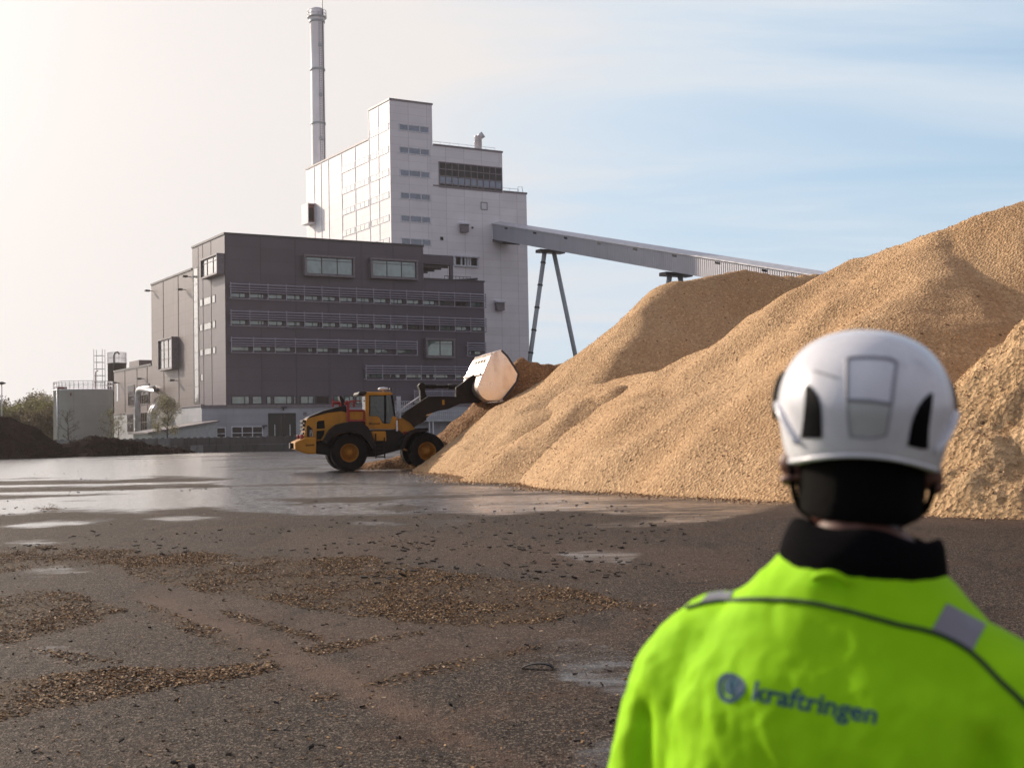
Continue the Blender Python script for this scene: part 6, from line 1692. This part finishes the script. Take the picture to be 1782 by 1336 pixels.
# lettering strokes on the cab side and the counterweight (a ring, short strokes, a ring)
def scribble(px, py, w, parent, y):
    m = MB(); x0, z0 = Lp(*c8(px, py), y); x1, _ = Lp(*c8(px + w, py), y); L = x1 - x0
    for cx_ in (0, L):
        m.tube([(cx_ + x0 + .035 * math.cos(t * .524), y - .006, z0 + .04 * math.sin(t * .524)) for t in range(13)], .011, 4, caps=False)
    for i in range(5):
        a = x0 + L * (.16 + .16 * i); m.tube([(a - .03, y - .006, z0 - .035), (a, y - .006, z0 + .025), (a + .03, y - .006, z0 - .03)], .010, 4)
    m.build('lettering', MAT['loader_dark'], parent)
scribble(855, 457, 90, cab, -.915); scribble(200, 680, 70, ld, -1.285)
# ---- red platform rails, ladder, steps
m = MB()
def rail(pts, y, w=.035):
    q = [Lp(*c8(*p), y) for p in pts]
    for a, bq in zip(q[:-1], q[1:]): m.bar((a[0], y, a[1]), (bq[0], y, bq[1]), w * 2)
for y in (-1.15,):
    rail([(628, 440), (628, 228), (600, 240), (600, 262)], y, .05); rail([(628, 322), (800, 322)], y); rail([(628, 440), (800, 438)], y, .07); rail([(640, 228), (688, 226), (688, 285)], y); rail([(792, 322), (792, 440)], y)
for y in (-.9, .9): rail([(470, 285), (470, 205)], y); rail([(470, 240), (545, 240), (545, 280)], y, .05); rail([(600, 240), (690, 222), (760, 222)], y, .02)
m.build('handrail', MAT['red'], ld)
m = MB(); a, bq = Lp(*c8(625, 436), -1.3), Lp(*c8(800, 446), -1.3); m.box(a[0], bq[0], -1.3, -.9, bq[1], a[1]); m.build('platform', MAT['loader_dark'], ld)
m = MB()
for y in (480 - 480 + 640, 680, 720, 760, 800):
    a, z = Lp(*c8(915, y), -1.3); bq, _ = Lp(*c8(1000, y), -1.3); m.box(a, bq, -1.35, -1.0, z - .025, z + .025)
a, z = Lp(*c8(912, 560), -1.3); _, z2 = Lp(*c8(912, 815), -1.3); m.box(a - .03, a + .03, -1.35, -1.28, z2, z)
a, z = Lp(*c8(1003, 600), -1.3); m.box(a - .03, a + .03, -1.35, -1.28, z2, z)
m.build('ladder', MAT['loader_dark'], ld)
slab('fuel_tank', [(870, 535), (1020, 535), (1025, 640), (905, 645), (880, 600)], -1.12, -.6, 'yellow', bevel=.05)
slab('hydraulic_tank', [(870, 535), (1020, 535), (1025, 640), (905, 645), (880, 600)], .6, 1.12, 'yellow', bevel=.05)
slab('articulation_joint', [(1020, 560), (1170, 580), (1180, 680), (1040, 720)], -.35, .35, 'arm', bevel=.04)
slab('axle_housing', [(590, 700), (690, 700), (690, 800), (590, 800)], -1.0, 1.0, 'loader_dark', bevel=.08)
slab('axle_housing', [(1400, 700), (1490, 700), (1490, 800), (1400, 800)], -1.0, 1.0, 'loader_dark', bevel=.08)
m = MB(); a, z = Lp(*c8(1133, 425), -.98); _, z2 = Lp(*c8(1133, 535), -.98); m.box(a - .035, a + .035, -1.0, -.9, z2, z); m.build('grab_rail', MAT['trim_white'], cab)
# ---- front frame
slab('front_frame', [(1150, 400), (1235, 398), (1300, 440), (1320, 500), (1300, 560), (1450, 640), (1420, 760), (1250, 740), (1160, 660), (1120, 580)], -.62, .62, 'yellow', bevel=.05)
m = MB(); a, z = Lp(*c8(1225, 575), -.75); m.box(a - .10, a + .10, -.78, -.6, z - .2, z + .18); m.build('headlight', MAT['lamp_red'], ld, bevel=.03)
for s in (-1, 1):
    m = MB(); a, z = Lp(*c8(1400, 525), -1.0); m.box(a - .25, a + .25, s * 1.0 - .2, s * 1.0 + .2, z - .04, z + .10); m.build('headlight', MAT['loader_dark'], ld, bevel=.03)
# ---- lift arms, linkage, bucket
arm_pts = [(735, 500), (760, 470), (905, 372), (960, 368), (1095, 372), (1180, 362), (1255, 372), (1262, 405), (1190, 412), (1115, 418), (1040, 452), (980, 462), (900, 488), (860, 545), (820, 570), (800, 540)]
for y0, y1 in ((-.78, -.52), (.52, .78)): slab('lift_arm', arm_pts, y0, y1, 'arm', c=c4, bevel=.03)
slab('cross_tube', [(880, 400), (960, 400), (960, 450), (880, 450)], -.52, .52, 'arm', c=c4, bevel=.06)
m = MB(); a, z = Lp(*c4(1008, 408), -.79); m.box(a - .055, a + .055, -.80, -.785, z - .12, z + .12); m.build('sticker', MAT['yellow'], ld)
slab('bell_crank', [(845, 300), (860, 287), (885, 288), (898, 310), (890, 330), (905, 378), (905, 410), (862, 412), (858, 330)], -.20, .20, 'arm', c=c4, bevel=.04)
a, z = Lp(*c4(868, 305), 0); bq, zb2 = Lp(*c4(1150, 308), 0)
m = MB(); A_ = Vector((a, 0, z)); B_ = Vector((bq, 0, zb2))
m.tube([A_, A_.lerp(B_, .32)], .105, 12); m.tube([A_.lerp(B_, .30), A_.lerp(B_, .62)], .085, 12); m.tube([A_.lerp(B_, .60), B_], .125, 12)
m.lathe([(.16, -.16), (.18, -.1), (.18, .1), (.16, .16)], 18, A_, 'y'); m.build('tilt_linkage', MAT['arm'], ld)
for s in (-1, 1):
    a = Lp(*c4(790, 560), s * .9); bq = Lp(*c4(880, 508), s * .9); cq = Lp(*c4(935, 462), s * .9)
    m = MB(); m.tube([(a[0], s * .40, a[1]), (bq[0], s * .44, bq[1])], .13, 12); h_ = m.build('hydraulic_cylinder', MAT['arm'], ld)
    m = MB(); m.tube([(bq[0], s * .44, bq[1]), (cq[0], s * .48, cq[1])], .06, 10); m.build('piston_rod', MAT['chrome'], h_)
for s in (-1, 1):      # hoses along the arm
    m = MB(); q = [Lp(*c4(*p), s * .45) for p in ((700, 520), (740, 470), (800, 425), (860, 385))]; m.tube(catmull([(u[0], s * .45, u[1] + .12) for u in q], 4), .035, 6); m.build('hose', MAT['trim_white'], ld)
# attachment bracket
for y0, y1 in ((-.70, -.36), (.36, .70)):
    slab('bucket_bracket', [(1090, 312), (1130, 285), (1180, 245), (1215, 225), (1232, 250), (1225, 310), (1260, 385), (1240, 412), (1140, 412), (1090, 385)], y0, y1, 'arm', c=c4, bevel=.03)
# bucket: a wide trough, its end plates polished by the chips
BW = 1.95
prof_out = [(1385, 66), (1268, 108), (1175, 142), (1140, 195), (1125, 245), (1140, 290), (1195, 340), (1265, 386), (1300, 400), (1395, 398)]
end_pts = [(1385, 66), (1320, 92), (1290, 150), (1262, 215), (1240, 270), (1226, 315), (1240, 352), (1270, 384), (1300, 398), (1395, 395), (1445, 335), (1490, 272), (1500, 222), (1465, 165), (1425, 105)]
bk = empty('bucket', (0, 0, 0)); bk.parent = ld
yb = -BW
E_raw = [Lp(*c4(*p), yb) for p in end_pts]
def soften(P, n=2):
    for _ in range(n):
        o = [P[0]]
        for a, b in zip(P[:-1], P[1:]): o += [(a[0] * .75 + b[0] * .25, a[1] * .75 + b[1] * .25), (a[0] * .25 + b[0] * .75, a[1] * .25 + b[1] * .75)]
        P = o + [P[-1]]
    return P
back = soften(E_raw[:10]); E_ = back + E_raw[10:]
m = MB(); m.prism_y(E_, yb, yb + .05); m.build('end_plate', MAT['worn_steel'], bk, bevel=.012)
m = MB(); m.prism_y(E_, BW - .05, BW); m.build('end_plate', MAT['worn_steel'], bk, bevel=.012)
n_ = len(back)
def inset(P, t):
    c_x = sum(q[0] for q in E_) / len(E_); c_z = sum(q[1] for q in E_) / len(E_)
    o = []
    for x_, z_ in P:
        d = math.hypot(c_x - x_, c_z - z_); o.append((x_ + (c_x - x_) / d * t, z_ + (c_z - z_) / d * t))
    return o
m = MB(); m.prism_y(back + list(reversed(inset(back, .05))), yb + .051, BW - .051); m.build('back_plate', MAT['bucket_paint'], bk)
# stiffening ribs and wear strips on the back of the bucket
m = MB()
def on_back(i, ta, tb, y, w, t=.035):
    (x0, z0), (x1, z1) = back[i], back[i + 1]; dx, dz = x1 - x0, z1 - z0; L = math.hypot(dx, dz); nx_, nz_ = -dz / L, dx / L
    cx_, cz_ = inset([(x0, z0)], .3)[0]
    if (x0 + nx_ - cx_) ** 2 + (z0 + nz_ - cz_) ** 2 < (x0 - nx_ - cx_) ** 2 + (z0 - nz_ - cz_) ** 2: nx_, nz_ = -nx_, -nz_
    a, b = (x0 + dx * ta, z0 + dz * ta), (x0 + dx * tb, z0 + dz * tb)
    m.hexa([(a[0], y - w, a[1]), (b[0], y - w, b[1]), (b[0], y + w, b[1]), (a[0], y + w, a[1])] + [(p[0] + nx_ * t, q, p[1] + nz_ * t) for p, q in ((a, y - w), (b, y - w), (b, y + w), (a, y + w))])
for kk in range(4): on_back(8, .0, 1.0, -1.2 + kk * .62, .13)
m.build('wear_slot', MAT['arm'], bk)
m = MB(); on_back(14, .0, .9, 0, BW - .1, .09); on_back(5, .1, .9, 0, BW - .1, .05); m.build('stiffener', MAT['bucket_paint'], bk)
m = MB(); (x0, z0), (x1, z1) = back[-2], back[-1]
m.box(x0 - .1, x1 + .02, -BW - .02, BW + .02, min(z0, z1) - .075, min(z0, z1) - .005); m.build('cutting_edge', MAT['worn_steel'], bk, bevel=.01)
m = MB(); (x0, z0) = E_[0]; q = [E_[0], E_[-1], E_[-2], E_[-3], E_[-4], E_[-5], back[-1]]
for y in (yb - .012, BW - .06): m.prism_y([(x_, z_) for x_, z_ in q] + list(reversed(inset(q, .10))), y, y + .075)
m.build('rim_strip', MAT['trim_dark'], bk)
# chips carried in the bucket and trickling from its lip
fill = inset(E_raw[:], .16)
m = MB(); m.prism_y([fill[2], fill[4], fill[6], fill[8], fill[9], fill[10], (fill[11][0] - .15, fill[11][1] + .1), (fill[13][0] - .35, fill[13][1] - .1)], yb + .07, BW - .07)
o = m.build('bucket_load', MAT['chip_dark'], None); o.parent = None
o.matrix_world = Matrix.Translation(O_) @ Matrix.Rotation(LPHI, 4, 'Z')
tag(o, 'load of wood chips lying inside the raised loader bucket', 'wood chips')
# the driver behind the side window
sx_, sz_ = Lp(*c8(905, 400), 0)
base = O_ + LX * sx_; dr = empty('person', (base.x, base.y, sz_), LPHI - math.pi / 2)
tag(dr, 'driver in dark clothes sitting at the controls inside the loader cab', 'person')
N = {'pel': (0, 0, .08, (.15, .12)), 'bel': (0, -.02, .25, (.14, .11)), 'che': (0, -.01, .43, (.16, .11)), 'sho': (0, .0, .54, (.10, .07)), 'nec': (0, .02, .62, .052), 'hd0': (0, .04, .70, (.064, .074)), 'hd1': (0, .04, .78, (.074, .086)), 'hd2': (0, .03, .84, (.058, .07)), 'nos': (0, .14, .755, .012)}
E = [('pel', 'bel'), ('bel', 'che'), ('che', 'sho'), ('sho', 'nec'), ('nec', 'hd0'), ('hd0', 'hd1'), ('hd1', 'hd2'), ('hd1', 'nos')]
for s, n in ((-1, 'l'), (1, 'r')):
    N.update({n + 's': (s * .19, 0, .52, .062), n + 'e': (s * .25, .10, .28, .046), n + 'w': (s * .16, .34, .30, .03), n + 'h': (s * .10, .05, .06, .085), n + 'k': (s * .13, .46, .08, .06), n + 'a': (s * .13, .56, -.28, .045), n + 't': (s * .14, .68, -.33, .038)})
    E += [('sho', n + 's'), (n + 's', n + 'e'), (n + 'e', n + 'w'), ('pel', n + 'h'), (n + 'h', n + 'k'), (n + 'k', n + 'a'), (n + 'a', n + 't')]
    hand_nodes(N, E, n + 'h', n + 'w', (-s * .2, 1, .1), (0, .2, 1), (-s, 0, -.4))
skin_mesh('body', N, E, MAT['skin'], dr, sub=1)
MAT['work_jacket'] = simple('dark_work_jacket', (.03, .032, .04), .85)
JN = {'a': (0, 0, .10, (.185, .15)), 'b': (0, -.02, .28, (.175, .14)), 'c': (0, -.01, .44, (.195, .14)), 'd': (0, 0, .55, (.12, .09))}
JE = [('a', 'b'), ('b', 'c'), ('c', 'd')]
for s, n in ((-1, 'l'), (1, 'r')):
    JN.update({n + 's': (s * .19, 0, .52, .082), n + 'e': (s * .25, .10, .28, .066), n + 'w': (s * .18, .28, .295, .052)}); JE += [('d', n + 's'), (n + 's', n + 'e'), (n + 'e', n + 'w')]
skin_mesh('jacket', JN, JE, MAT['work_jacket'], dr, sub=1)

# ================================================================= air
k = NT('haze_air'); k.t.nodes.remove(k.b)
pv = k.n('ShaderNodeVolumePrincipled'); pv.inputs['Color'].default_value = (1, .90, .88, 1); pv.inputs['Density'].default_value = .00017; pv.inputs['Anisotropy'].default_value = .72
k.l(pv.outputs[0], k.o.inputs['Volume'])
m = MB(); m.box(-420, 420, -420, 420, -1.0, 110)
o = m.build('haze', k.m); tag(o, kind='stuff')
o.display_type = 'WIRE'
